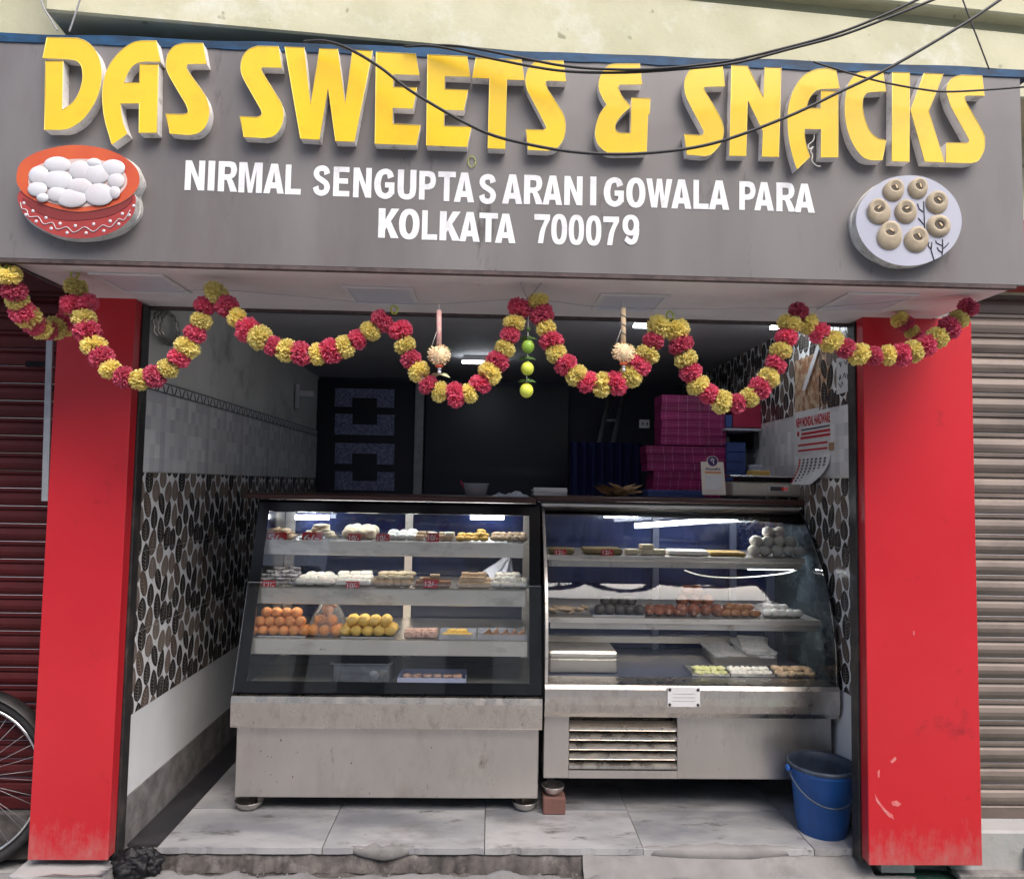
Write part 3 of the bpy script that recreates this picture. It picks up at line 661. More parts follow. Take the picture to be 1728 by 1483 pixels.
# blue painted top edge, uneven
vs = []; fs = []; n_ = 90
for i in range(n_+1):
    x = SX0+(SX1+.03-SX0)*i/n_; up_ = SZ1+.012+.007*noise.noise(Vector((x*4, 0, 2))); lo = SZ1-.014+.005*noise.noise(Vector((x*11, 3, 0)))
    vs += [(x, SY-.004, lo), (x, SY-.006, up_), (x, SY+.05, up_+.004), (x, SY+.05, lo)]
for i in range(n_):
    for k in range(4): fs.append((i*4+k, i*4+(k+1) % 4, (i+1)*4+(k+1) % 4, (i+1)*4+k))
MB().add(vs, fs).build('blue_edge', 'blue_paint', sign)
bx('bottom_trim', -1.60, SX1-.03, SY-.002, SY+.02, SZ0-.011, SZ0-.0005, 'edge_dark', sign)
# soffit: panel under the box of the sign
sf = MB().box(-1.43, 1.60, SY+.021, Y0-.006, SZ0-.006, SZ0+.003).build('soffit_panel', 'soffit', sign)
bx('soffit_edge', -1.442, -1.4305, SY+.021, Y0, SZ0-.012, SZ0+.02, 'edge_dark', sign)
bx('soffit_rear_edge', -1.43, 1.60, Y0-.0055, Y0+.004, SZ0-.016, SZ0+.02, 'edge_dark', sign)

def zoomed(items, s, ox, oy): return [(ox+p[0]/s, oy+p[1]/s)+tuple(p[2:]) for p in items]
def S_(t):
    """'x,y ~x,y' -> points; ~ marks a smooth point"""
    out = []
    for w_ in t.split():
        sm = w_[0] == '~'; a_, b_ = w_.lstrip('~').split(','); out.append((float(a_), float(b_), 1) if sm else (float(a_), float(b_)))
    return out
LET = [
 ('D', 5.4, 60, 50, ['105,73 380,80 ~460,110 ~530,175 ~580,270 ~600,400 ~580,560 ~520,700 ~430,820 ~320,895 240,915 80,915 92,289 250,289 240,735 ~330,675 ~390,590 ~425,480 ~430,400 ~415,330 ~370,285 290,272 65,262']),
 ('A', 5.4, 60, 50, ['1100,105 960,105 ~880,125 ~780,195 ~690,300 ~635,420 ~610,560 ~615,720 ~640,860 ~670,960 695,1050 835,950 ~800,860 ~780,760 775,675 945,675 942,942 1105,942 1118,322 950,318 947,487 805,487 ~830,420 ~870,350 ~930,305 1000,293 1138,297']),
 ('S', 5.4, 60, 50, ['1525,127 1350,127 ~1270,150 ~1210,220 ~1190,310 ~1200,380 ~1250,480 1370,680 ~1390,740 ~1380,765 1340,775 1187,768 1225,950 1400,962 ~1480,945 ~1550,880 ~1582,770 ~1570,670 ~1530,580 1400,400 ~1375,350 ~1385,320 1410,315 1557,315']),
 ('S', 5.236, 390, 60, ['418,100 230,97 ~150,130 ~100,200 ~85,290 ~100,360 ~140,440 260,650 ~272,690 ~255,715 225,725 78,715 112,898 300,908 ~380,885 ~440,810 ~462,700 ~445,610 ~400,530 285,345 ~265,300 ~275,285 295,283 448,288']),
 ('W', 5.236, 390, 60, ['475,103 643,108 702,610 783,117 940,122 1008,600 1075,130 1247,137 1090,940 922,935 857,460 780,922 612,912']),
 ('E', 5.236, 390, 60, ['1283,148 1630,165 1663,352 1435,343 1430,458 1640,463 1607,648 1428,640 1428,782 1672,795 1637,970 1270,958']),
 ('E', 4.937, 620, 70, ['503,112 830,127 857,298 645,290 643,400 838,407 802,577 640,570 637,707 865,712 830,880 490,868']),
 ('T', 4.937, 620, 70, ['905,140 1283,155 1307,325 1162,320 1148,897 1003,892 1018,312 873,305']),
 ('S', 4.937, 620, 70, ['1630,163 1450,163 ~1390,180 ~1340,235 ~1318,320 ~1330,400 ~1370,480 1480,690 ~1490,720 1470,740 1322,735 1338,905 1500,912 ~1570,895 ~1630,820 ~1650,720 ~1635,620 ~1590,540 1500,400 ~1483,350 ~1490,333 1510,328 1655,335']),
 ('&', 4.937, 980, 90, ['490,90 290,90 ~230,105 ~180,160 ~152,240 ~155,310 ~185,380 218,430 ~160,510 ~125,620 ~125,710 ~160,780 ~220,825 280,835 548,830 560,512 573,510 578,377 425,372 417,665 340,668 ~300,655 ~285,620 ~300,570 ~345,510 415,445 ~350,370 ~318,310 ~312,280 325,262 510,262']),
 ('S', 4.937, 980, 90, ['1180,110 980,116 ~910,145 ~870,220 ~865,300 ~890,390 1010,620 ~1025,655 ~1015,680 990,685 862,675 885,845 1030,857 ~1090,840 ~1160,760 ~1190,660 ~1175,570 ~1120,460 1035,320 ~1025,290 1045,280 1200,278']),
 ('N', 4.937, 980, 90, ['1258,103 1388,107 1522,370 1535,120 1668,123 1650,865 1510,862 1518,650 1390,390 1378,858 1238,855']),
 ('A', 4.67, 1310, 100, ['470,92 400,73 ~310,85 ~220,130 ~150,220 ~105,340 ~90,460 ~95,590 ~120,730 162,870 265,770 ~235,680 ~222,600 222,550 355,553 350,775 487,775 485,255 355,252 350,388 236,386 ~260,310 ~310,250 360,236 498,232']),
 ('C', 4.67, 1310, 100, ['838,97 700,97 ~640,115 ~580,180 ~550,270 ~540,400 ~555,530 ~600,660 ~670,760 ~740,795 835,797 865,640 ~800,625 ~740,570 ~700,480 ~680,380 ~685,310 ~710,270 740,260 865,255']),
 ('K', 4.67, 1310, 100, ['915,105 1050,107 1048,810 910,805', '1165,113 1315,118 1200,410 1325,815 1170,808 1058,400']),
 ('S', 4.67, 1310, 100, ['1620,133 1460,127 ~1400,145 ~1355,190 ~1340,250 ~1355,310 ~1385,390 1490,580 ~1520,640 1510,662 1340,660 1335,815 1530,820 ~1590,800 ~1635,720 ~1642,640 ~1625,570 1500,350 ~1485,310 ~1490,292 1510,287 1640,290'])]
LT = .034
for ch, s, ox, oy, polys in LET:
    mb = MB()
    for t_ in polys:
        pl = smooth_poly(zoomed(S_(t_), s, ox, oy))
        P3 = [at(x, y, SY-LT) for x, y in pl]; n = len(P3)
        fa = SY-LT
        mb.cur = 1
        mb.add([(p.x, fa, p.z) for p in P3]+[(p.x, SY-.0005, p.z) for p in P3], [(i, i+n, (i+1) % n+n, (i+1) % n) for i in range(n)])
        mb.cur = 0
        mb.add([(p.x, fa, p.z) for p in P3], [tuple(range(n))])
        mb.cur = 2; e_ = [Vector((p.x, fa, p.z)) for p in P3]; mb.tube(e_+[e_[0]], .0013, 4)
    o = mb.build('letter', ['letter_yellow', 'letter_side', 'letter_trim'], sign)

# ---- white vinyl lettering: own glyphs in a unit box
from mathutils.geometry import tessellate_polygon
def stroke(cl, hx, hy, closed=False, n=5):
    pts = crom([(x, y, 0) for x, y in cl]+([(*cl[0], 0)] if closed else []), n)
    if closed: pts = pts[:-1]
    N = len(pts); Lf = []; Rt = []
    for i, p in enumerate(pts):
        q = (pts[(i+1) % N]-pts[i-1]) if closed else (pts[min(i+1, N-1)]-pts[max(i-1, 0)])
        d = Vector((q.x/hx, q.y/hy, 0)).normalized() if False else q.normalized()
        nx, ny = -d.y, d.x; Lf.append((p.x+nx*hx, p.y+ny*hy)); Rt.append((p.x-nx*hx, p.y-ny*hy))
    return [Lf, list(reversed(Rt))] if closed else [Lf+list(reversed(Rt))]
def ell(cx, cy, rx, ry, n=28, e=2.3):
    out = []
    for k in range(n):
        a = 2*PI*k/n; c, s = math.cos(a), math.sin(a); out.append((cx+rx*math.copysign(abs(c)**(2/e), c), cy+ry*math.copysign(abs(s)**(2/e), s)))
    return out
def sp(t): return smooth_poly(S_(t), 4)
GL = {  # list of shapes; each shape = [outer loop, hole...]
 'N': [[sp('0,0 0,1 .32,1 .69,.42 .69,1 1,1 1,0 .68,0 .31,.6 .31,0')]], 'I': [[sp('0,0 0,1 1,1 1,0')]],
 'R': [[sp('0,0 0,1 .60,1 ~.84,.95 ~.95,.73 ~.86,.52 .68,.43 ~.78,.34 1,0 .64,0 ~.47,.34 .40,.385 .32,.39 .32,0'), sp('.32,.82 .52,.82 ~.63,.78 ~.63,.62 .52,.57 .32,.57')]],
 'M': [[sp('0,0 0,1 .34,1 .5,.33 .66,1 1,1 1,0 .745,0 .745,.75 .59,0 .41,0 .255,.75 .255,0')]],
 'A': [[sp('0,0 .34,1 .67,1 1,0 .69,0 .635,.17 .355,.17 .31,0'), sp('.42,.37 .575,.37 .5,.74')]],
 'L': [[sp('0,0 0,1 .36,1 .36,.19 1,.19 1,0')]],
 'E': [[sp('0,0 0,1 .97,1 .97,.82 .35,.82 .35,.61 .9,.61 .9,.43 .35,.43 .35,.185 1,.185 1,0')]],
 'S': [stroke([(.80, .715), (.72, .86), (.5, .905), (.26, .85), (.185, .72), (.28, .60), (.5, .515), (.73, .42), (.815, .29), (.73, .15), (.5, .095), (.25, .15), (.16, .30)], .165, .092)],
 'G': [stroke([(.815, .70), (.72, .86), (.52, .905), (.28, .82), (.165, .60), (.165, .38), (.28, .18), (.52, .095), (.72, .135), (.84, .22)], .165, .092), [sp('.53,.55 1,.55 1,.16 .72,.16 .72,.37 .53,.37')]],
 'U': [stroke([(.165, 1), (.165, .62), (.165, .36), (.24, .16), (.5, .095), (.76, .16), (.835, .36), (.835, .62), (.835, 1)], .165, .092)],
 'P': [[sp('0,0 0,1 .6,1 ~.88,.93 ~1,.68 ~.88,.44 .6,.355 .34,.355 .34,0'), sp('.34,.81 .53,.81 ~.66,.75 ~.66,.61 .53,.545 .34,.545')]],
 'T': [[sp('.34,0 .34,.81 0,.81 0,1 1,1 1,.81 .66,.81 .66,0')]],
 'O': [[ell(.5, .5, .5, .51), ell(.5, .5, .185, .325, e=2)]], '0': [[ell(.5, .5, .5, .51, e=2.5), ell(.5, .5, .17, .34, e=2.2)]],
 'W': [[sp('0,1 .22,1 .33,.36 .41,1 .6,1 .69,.36 .78,1 1,1 .80,0 .59,0 .5,.62 .42,0 .2,0')]],
 'K': [[sp('0,0 0,1 .33,1 .33,.62 .62,1 1,1 .60,.57 1,0 .62,0 .41,.36 .33,.27 .33,0')]],
 '7': [[sp('0,1 1,1 1,.83 ~.72,.48 .58,0 .25,0 ~.38,.42 .66,.80 0,.80')]],
 '9': [[ell(.5, .66, .5, .35), ell(.5, .665, .18, .19, e=2)], stroke([(.84, .56), (.83, .38), (.72, .15), (.47, .095), (.19, .22)], .16, .092)]}
def glyph(ch):
    vs = []; fs = []
    for k, sh in enumerate(GL[ch]):
        flat = [p for lp in sh for p in lp]; o = len(vs)
        for t in tessellate_polygon([[Vector((x, y, 0)) for x, y in lp] for lp in sh]): fs.append(tuple(i+o for i in t))
        vs += [(x, -.0004*k, y) for x, y in flat]
    return vs, fs
ROW1a = 'N35-138,35,190 I155-190,37,192 R208-310,40,197 M315-438,45,203 A445-552,52,207 L558-640,57,212 S702-793,60,220 E808-893,68,222 N912-1007,73,228 G1022-1127,77,236 U1143-1240,83,240 P1255-1342,90,240 T1353-1445,93,247 A1437-1543,98,252 S1567-1658,105,263'
ROW1b = 'A22-127,77,230 R135-235,80,232 A233-335,83,235 N345-440,86,237 I480-512,88,238 G552-655,91,246 O668-768,95,249 W772-908,100,250 A903-1008,103,255 L1018-1097,106,257 A1098-1205,108,260 P1257-1342,113,262 A1335-1437,117,265 R1450-1550,120,270 A1543-1650,125,275'
ROW2a = 'K1043-1150,285,438 O1150-1257,288,445 L1270-1350,295,448 K1362-1470,300,452 A1465-1572,303,457 T1568-1665,308,460'
ROW2b = 'A-15-92,281,434 7188-270,284,435 0277-360,284,440 0368-448,288,443 0458-538,292,446 7548-630,296,445 9648-735,288,443'
for row, ox, oy in ((ROW1a, 300, 260), (ROW1b, 840, 270), (ROW2a, 300, 260), (ROW2b, 840, 270)):
    for w_ in row.split():
        ch = w_[0]; r_, t_, b_ = w_[1:].split(','); neg = r_[0] == '-'; x0, x1 = (r_[1:] if neg else r_).split('-'); x0 = -float(x0) if neg else float(x0); x1 = float(x1)
        s = 3.086
        pa = at(ox+x0/s, oy+float(b_)/s, SY); pb = at(ox+x1/s, oy+float(b_)/s, SY); pt = at(ox+x0/s, oy+float(t_)/s, SY)
        zb0 = pa.z; zt = zb0+(at(ox+(x0+x1)/2/s, oy+float(t_)/s, SY).z-at(ox+(x0+x1)/2/s, oy+float(b_)/s, SY).z)
        vs, fs = glyph(ch); mb = MB(); wd = pb.x-pa.x; ht = zt-zb0
        mb.add([(x*wd, y*2, z*ht) for x, y, z in vs], fs)
        zc = at(ox+(x0+x1)/2/s, oy+float(b_)/s, SY).z
        mb.build('white_letter', 'vinyl_white', sign, loc=(pa.x, SY-.0012, zc))

# ---- cut-out picture of a clay pot of white sweets
def zpts(t, s, ox, oy): return zoomed(S_(t), s, ox, oy)
pot = thing('pot_cutout', 'printed cut-out of a red clay pot full of white sweets on the sign', 'cut-out', (0, 0, 0))
zs = (6.646, 0, 230)
def plate_poly(parent, name, mat, t_, s, depth0, depth1, side=None):
    pl = smooth_poly(zpts(t_, *s)); P3 = [at(x, y, SY+depth0) for x, y in pl]; n = len(P3); mb = MB()
    mb.add([(p.x, SY+depth0, p.z) for p in P3], [tuple(range(n))]); mb.cur = 1 if side else 0
    mb.add([(p.x, SY+depth0, p.z) for p in P3]+[(p.x, SY+depth1, p.z) for p in P3], [(i, i+n, (i+1) % n+n, (i+1) % n) for i in range(n)])
    return mb.build(name, [mat, side] if side else mat, parent)
plate_poly(pot, 'rear_sheet', 'foam_side', '~230,560 ~330,330 ~600,180 ~900,130 ~1250,180 ~1500,300 ~1580,420 ~1615,540 ~1560,670 ~1580,760 ~1560,900 ~1400,1060 ~1150,1150 ~850,1170 ~600,1120 ~350,980 ~230,780', zs, -.014, 0)
plate_poly(pot, 'pot_body', 'clay_red', '~205,640 ~400,560 ~850,640 ~1300,600 ~1500,650 ~1520,760 ~1480,900 ~1330,1040 ~1100,1125 ~850,1145 ~600,1100 ~380,980 ~240,830', zs, -.040, -.0145, 'foam_side')
plate_poly(pot, 'pot_neck', 'clay_dark', '~250,690 ~500,790 ~850,840 ~1200,790 ~1480,680 ~1420,790 ~1200,900 ~850,945 ~600,920 ~380,830', zs, -.0412, -.0402)
plate_poly(pot, 'pot_rim', 'clay_orange', '~185,440 ~240,290 ~420,180 ~700,110 ~950,105 ~1200,150 ~1400,240 ~1530,360 ~1565,480 ~1530,600 ~1400,720 ~1200,800 ~950,845 ~750,835 ~500,770 ~300,670 ~205,560', zs, -.0432, -.0145, 'foam_side')
plate_poly(pot, 'pot_opening', 'print_pinkish', '~318,500 ~360,380 ~500,300 ~750,262 ~1000,258 ~1250,300 ~1390,400 ~1425,520 ~1370,620 ~1230,720 ~1000,785 ~800,790 ~600,755 ~430,690 ~345,610', zs, -.0442, -.0434)
for (cx_, cy_, rx_, ry_) in ((640, 320, 138, 88), (1265, 355, 125, 90), (1050, 300, 78, 52), (435, 440, 105, 100), (900, 385, 120, 105), (1075, 425, 140, 110), (650, 495, 150, 108), (1300, 500, 85, 85), (420, 595, 100, 78), (895, 565, 130, 92), (1285, 630, 60, 70), (640, 650, 100, 82), (480, 690, 62, 48), (1110, 655, 155, 118), (805, 695, 155, 100)):
    p = at(cx_/zs[0], 230+cy_/zs[0], SY-.047); k = 2.12/1230/zs[0]
    mb = MB(); mb.lathe([(1, 0), (.95, .22), (.85, .42), (.65, .68), (.4, .88), (.15, .98), (.001, 1)], 20, axis='y')
    mb.v = [(x*rx_*k*1.08, -y*.0055, z*ry_*k*1.08) for x, y, z in mb.v]
    mb.build('printed_sweet', 'print_white', pot, loc=(p.x, SY-.0444-.0005*(cy_/100), p.z))
wv = [(230, 740), (245, 810), (300, 830), (330, 905), (430, 905), (490, 985), (590, 970), (640, 1045), (750, 1020), (830, 1080), (950, 1020), (1050, 1070), (1150, 1000), (1240, 1020), (1330, 930), (1390, 940), (1460, 830)]
mb = MB(); P3 = crom([at(x/zs[0], 230+y/zs[0], SY-.0412) for x, y in wv], 5); mb.tube(P3, .0013, 5); mb.build('painted_wave', 'print_white', pot)
for (x, y) in ((290, 880), (370, 838), (405, 955), (515, 915), (573, 1035), (673, 980), (752, 1083), (845, 1005), (965, 1085), (1050, 985), (1163, 1062), (1235, 952), (1332, 985), (1372, 870), (1448, 885), (268, 750), (1500, 780)):
    p = at(x/zs[0], 230+y/zs[0], SY-.0404); mb = MB(); mb.lathe([(.0048, 0), (.0042, -.0008), (.0001, -.001)], 10, axis='y'); mb.build('painted_dot', 'print_white', pot, loc=(p.x, SY-.0404, p.z))
# ---- cut-out plate of round sweets
pl_ = thing('plate_cutout', 'printed cut-out of a white plate with eight round sweets on the sign', 'cut-out', (0, 0, 0))
zs2 = (7.854, 1420, 280)
plate_poly(pl_, 'rear_sheet', 'foam_side', '~115,740 ~170,560 ~350,330 ~600,200 ~880,180 ~1200,230 ~1430,420 ~1540,640 ~1500,900 ~1350,1120 ~1150,1270 ~900,1340 ~650,1340 ~450,1260 ~280,1140 ~160,980', zs2, -.012, 0)
plate_poly(pl_, 'plate_face', 'plate_white', '~195,720 ~230,540 ~380,330 ~600,180 ~850,130 ~1100,150 ~1330,260 ~1500,430 ~1585,640 ~1580,850 ~1480,1060 ~1300,1210 ~1080,1300 ~880,1325 ~650,1290 ~440,1180 ~290,1020 ~215,860', zs2, -.040, -.0125, 'foam_side')
for (cx_, cy_, rx_, ry_, hx_, hy_) in ((680, 345, 145, 135, 700, 285), (1005, 310, 135, 138, 1020, 270), (1260, 495, 155, 150, 1265, 455), (495, 630, 165, 158, 470, 560), (850, 620, 155, 155, 840, 570), (1285, 800, 168, 155, 1285, 785), (630, 960, 175, 165, 635, 860), (985, 1000, 168, 160, 1000, 930)):
    p = at(cx_/zs2[0]+1420, 280+cy_/zs2[0], SY-.041); k = 2.12/1230/zs2[0]
    mb = MB(); mb.lathe([(1, 0), (.98, .35), (.88, .72), (.74, .95), (.58, 1.0), (.50, .95), (.44, .50), (.001, .42)], 22, axis='y')
    q = at(hx_/zs2[0]+1420, 280+hy_/zs2[0], SY-.041); dx, dz = (q.x-p.x), (q.z-p.z)
    mb.v = [(x*rx_*k+dx*min(1, max(0, (y-.3)/.6)), -y*.012, z*ry_*k+dz*min(1, max(0, (y-.3)/.6))) for x, y, z in mb.v]
    s_ = mb.build('printed_sweet', 'sandesh', pl_, loc=(p.x, SY-.0402, p.z))
    MB().lathe([(.43*rx_*k, -.0066), (.0001, -.0067)], 16, axis='y').build('hollow', 'sandesh_hole', s_, loc=(dx, 0, dz))
    MB().box(-.006, .006, -.001, .001, -.0022, .0022, .0006).build('nut', 'pith', s_, loc=(dx+.1*rx_*k, -.0078, dz), rot=(0, .6+cx_*.01, 0))
for pts in (((1090, 470), (1100, 700), (1105, 880)), ((1010, 500), (1030, 570), (1085, 610)), ((1020, 690), (1060, 740), (1095, 780)), ((1200, 1010), (1190, 1120), (1230, 1250)), ((1340, 970), (1345, 1080), (1335, 1180)), ((1345, 1100), (1400, 1050), (1420, 1020)), ((1340, 1060), (1260, 1020), (1250, 990)), ((1340, 1150), (1290, 1120), (1270, 1080)), ((1195, 1110), (1150, 1060), (1160, 1010))):
    MB().tube([at(1420+x/7.854, 280+y/7.854, SY-.0412) for x, y in pts], .0014, 4).build('twig', 'twig', pl_)
# small yellow ring and loose white thread stuck to the sign
mb = MB(); c_ = at(796, 273, SY-.004); mb.tube([(c_.x+.0115*math.cos(a_), SY-.004, c_.z+.0165*math.sin(a_)) for a_ in [2*PI*k/20 for k in range(21)]], .0012, 5)
tag(mb.build('elastic_ring', 'green_ring'), 'thin yellow elastic ring stuck on the sign above the address', 'ring')
mb = MB(); mb.tube(crom([at(x, y, SY-.02) for x, y in ((1374, 219), (1373, 236), (1364, 245), (1366, 252), (1372, 248), (1368, 255), (1371, 262), (1370, 272), (1378, 280), (1385, 281))], 4), .0016, 5)
tag(mb.build('loose_thread', 'thread_white'), 'white thread tangled in the second yellow letter A', 'thread')

# ------------------------------------------------------------------ unlit square lamps set into the soffit
for k, (pts, lb) in enumerate((((165, 461, 285, 470, 311, 493, 199, 485), 'square unlit ceiling lamp above the left red pillar, first of four'), ((580, 484, 698, 487, 706, 512, 596, 509), 'square unlit ceiling lamp second from the left under the sign'),
        ((1015, 497, 1128, 499, 1109, 522, 996, 521), 'square unlit ceiling lamp third from the left under the sign'), ((1424, 499, 1536, 501, 1496, 518, 1388, 518), 'square unlit ceiling lamp nearest the wide red pillar'))):
    q = [atz(pts[2*i], pts[2*i+1], SZ0-.006) for i in range(4)]; c_ = sum(q, Vector())/4; h = .115
    t = thing('ceiling_lamp', lb, 'lamp', (c_.x, c_.y, SZ0-.006), group='square lamps under the sign')
    mb = MB()
    for (x0, x1, y0, y1) in ((-h, h, -h, -h+.016), (-h, h, h-.016, h), (-h, -h+.016, -h+.0162, h-.0162), (h-.016, h, -h+.0162, h-.0162)): mb.box(x0, x1, y0, y1, -.007, -.0005, .001)
    mb.build('frame', 'panel_frame', t); MB().box(-h+.017, h-.017, -h+.017, h-.017, -.0045, -.0008).build('diffuser', 'panel_diff', t)

# ------------------------------------------------------------------ cables in front of the sign
def cable(name, label, pts, Y, r, mat, group=None, n=8):
    P3 = crom([at(x, y, Y if not isinstance(Y, (list, tuple)) else Y[0]+(Y[1]-Y[0])*i/(len(pts)-1)) for i, (x, y) in enumerate(pts)], n)
    o = MB().tube(P3, r, 7).build(name, mat); return tag(o, label, 'cable', group)
cable('cable', 'thick black cable sagging across the yellow letters of the sign', [(512, 71), (547, 70), (587, 82), (640, 113), (700, 158), (808, 219), (888, 243), (982, 258), (1086, 259), (1200, 243), (1322, 200), (1416, 156), (1504, 113), (1631, 38), (1705, -12)], (-.50, -.62), .0045, 'wire_black')
cable('cable', 'upper one of the paired black cables crossing to the top right', [(683, 79), (749, 77), (805, 83), (880, 98), (947, 111), (1017, 117), (1103, 117), (1220, 105), (1318, 83), (1409, 58), (1482, 30), (1570, -10)], (-.48, -.64), .0038, 'wire_black')
cable('cable', 'lower one of the paired black cables crossing to the top right', [(700, 77), (749, 81), (843, 102), (947, 120), (1051, 123), (1150, 117), (1240, 107), (1330, 84), (1420, 60), (1500, 30), (1600, -10)], (-.48, -.66), .0038, 'wire_black')
cable('cable', 'thin black cable drooping over the letters C K S', [(1373, 105), (1427, 122), (1485, 138), (1555, 151), (1609, 155), (1728, 147), (1800, 138)], -.52, .003, 'wire_black')
cable('cable', 'thin wire hanging down behind the cables at the top right corner', [(1620, -12), (1638, 36), (1655, 80), (1669, 117)], -.46, .0022, 'wire_black')
cable('cable', 'pale wire at the top left, leaning left', [(66, -10), (73, 12), (85, 32), (97, 52)], -.45, .0026, 'wire_grey')
cable('cable', 'pale wire at the top left, leaning right towards the corner of the ledge', [(138, -10), (127, 25), (117, 54)], -.45, .0026, 'wire_grey')

# ------------------------------------------------------------------ garlands of crimped paper flowers
def flower_mesh(seed, mat):
    rn = random.Random(seed); mb = MB(); r0 = .036
    n = 330
    for i in range(n):
        # petals radiate from the string (local z), ruffled rim
        zz = rn.uniform(-1, 1); a = rn.uniform(0, 2*PI); lat = math.asin(zz*.85)
        d = Vector((math.cos(a)*math.cos(lat), math.sin(a)*math.cos(lat), math.sin(lat)*.88))
        t = d.orthogonal().normalized(); t.rotate(Matrix.Rotation(rn.uniform(0, 2*PI), 3, d.normalized())); s = d.cross(t).normalized()
        L_ = r0*rn.uniform(.9, 1.10); w_ = r0*rn.uniform(.10, .22); tip = d*L_
        b0 = d*r0*.45
        bend = s*rn.uniform(-.22, .22)*r0
        m1 = d*L_*.82+bend*.4
        vs = [b0-t*w_*.35, b0+t*w_*.35, m1+t*w_*.9+s*.05*r0, m1-t*w_*.9-s*.05*r0, tip+t*w_*.55+bend, tip-t*w_*.1+bend*.5+d*.1*r0, tip-t*w_*.75+bend]
        mb.add(vs, [(0, 1, 2, 3), (3, 2, 4, 5), (3, 5, 6)])
    mb.ball((0, 0, 0), r0*.70, r0*.70, r0*.52, 10, 7)
    me = mb.mesh('flower'); me.materials.append(MATS[mat]); return me
FM = {'Y': [flower_mesh(k, 'petal_yellow') for k in range(4)], 'P': [flower_mesh(k+10, 'petal_pink') for k in range(4)]}
STR = MB()
def garland(label, pts, Ys, ring=None, scale=1.0):
    """pts: (px, py, kind) along the string; Ys: depth, constant or (start, end)"""
    N = len(pts); g = lambda i: Ys if not isinstance(Ys, tuple) else Ys[0]+(Ys[1]-Ys[0])*i/(N-1)
    P3 = [at(p[0], p[1], g(i)) for i, p in enumerate(pts)]
    t = thing('garland', label, 'garland', P3[0], group='paper flower garlands across the shop front')
    O = P3[0]
    for i, p in enumerate(pts):
        T = (P3[min(i+1, N-1)]-P3[max(i-1, 0)]).normalized(); e = T.to_track_quat('Z', 'Y').to_euler(); me = FM[p[2]][random.randrange(4)]
        s = scale*random.uniform(.82, 1.06)
        q = T.to_track_quat('Z', 'Y').to_matrix() @ Matrix.Rotation(random.uniform(0, 2*PI), 3, 'Z') @ Matrix.Rotation(random.uniform(-.45, .45), 3, 'X')
        place('flower', me, None, t, P3[i]-O, q.to_euler(), (s, s, s*random.uniform(.88, 1.08)))
    MB().tube([p-O for p in crom(P3, 4)], .0016, 5).build('string', 'thread_white', t)
    if ring:
        r_ = at(ring[0], ring[1], g(0) if not isinstance(Ys, tuple) else Ys[0])-O
        MB().tube([r_+Vector((.011*math.cos(a_), .004*math.sin(a_*2), .013*math.sin(a_))) for a_ in [2*PI*k/16 for k in range(17)]], .0028, 6).build('tie_ring', 'green_ring', t)
    return t
def zz(s, ox, oy, t_):
    out = []
    for w_ in t_.split():
        k = w_[0]; a_, b_ = w_[1:].split(','); out.append((ox+float(a_)/s, oy+float(b_)/s, k))
    return out
GY = -.32
g0 = zz(3.37, 0, 420, 'Y50,150 P80,240 Y98,290 P125,355 Y160,385 P195,430 Y235,455 P275,462 Y310,450 P360,425 Y392,430')
garland('garland at the far left edge running back in front of the red shutter', g0, (-.40, -.16), (22/3.37, 420+92/3.37), .95)
g1 = zz(3.37, 0, 420, 'Y430,220 P412,312 P500,308 Y477,395 P497,470 Y533,550 P578,615 Y628,685 P708,730 Y795,745 P880,725 Y955,680 P1017,622 Y1065,560 P1110,485 Y1145,410 P1165,325 Y1232,255')
garland('garland dipping over the left red pillar and grey side wall', g1, GY, (425/3.37, 420+150/3.37))
g2 = zz(3.37, 0, 420, 'P1290,325 Y1345,390 P1408,460 Y1478,503 P1550,552 Y1630,578')+zz(3.1418, 400, 460, 'P340,428 Y425,432 P500,415 Y570,393 P638,355 Y708,310 P768,258')
garland('shallow garland between the left wall and the pale green ring', g2, GY-.004)
g3 = zz(3.1418, 400, 460, 'P865,303 Y890,385 P922,460 Y965,525 P1012,595 Y1075,632 P1155,648 Y1232,640 P1290,590 Y1340,533 P1380,472 Y1420,405 P1447,333 Y1470,268 P1497,187')
garland('deep garland left of the hanging string of limes', g3, GY+.002, (400+835/3.1418, 460+198/3.1418))
g4 = zz(3.456, 850, 460, 'Y200,165 P222,245 Y245,325 P278,400 Y305,470 P362,537 Y425,600 P490,640 Y572,655 P653,645 Y740,605 P790,540 Y835,478 P872,400 Y907,317')
garland('deep garland right of the hanging string of limes', g4, GY-.003)
g5 = zz(3.456, 850, 460, 'Y1008,333 P1033,422 Y1062,503 P1092,583 Y1133,655 P1198,708 Y1270,753 P1360,763 Y1433,727 P1492,675 Y1545,613 P1587,535 Y1615,457 P1648,378 Y1667,297')+zz(3.37, 1250, 460, 'P330,222')
garland('deep garland hanging in front of the stacked magenta boxes', g5, GY+.003, (850+970/3.456, 460+250/3.456))
g6 = zz(3.37, 1250, 460, 'Y388,295 P447,345 Y517,393 P597,432 Y672,465 P755,475 Y838,470 P912,468 Y980,447 P1055,415 Y1115,372 P1185,315 Y1240,267 P1295,197')
garland('garland across the top of the wide red pillar to the right corner', g6, GY)
g7 = zz(3.37, 1250, 460, 'Y905,268 P935,292 Y972,335 P1010,372')
garland('short darker garland end behind, above the wide red pillar', g7, -.10, None, .8)
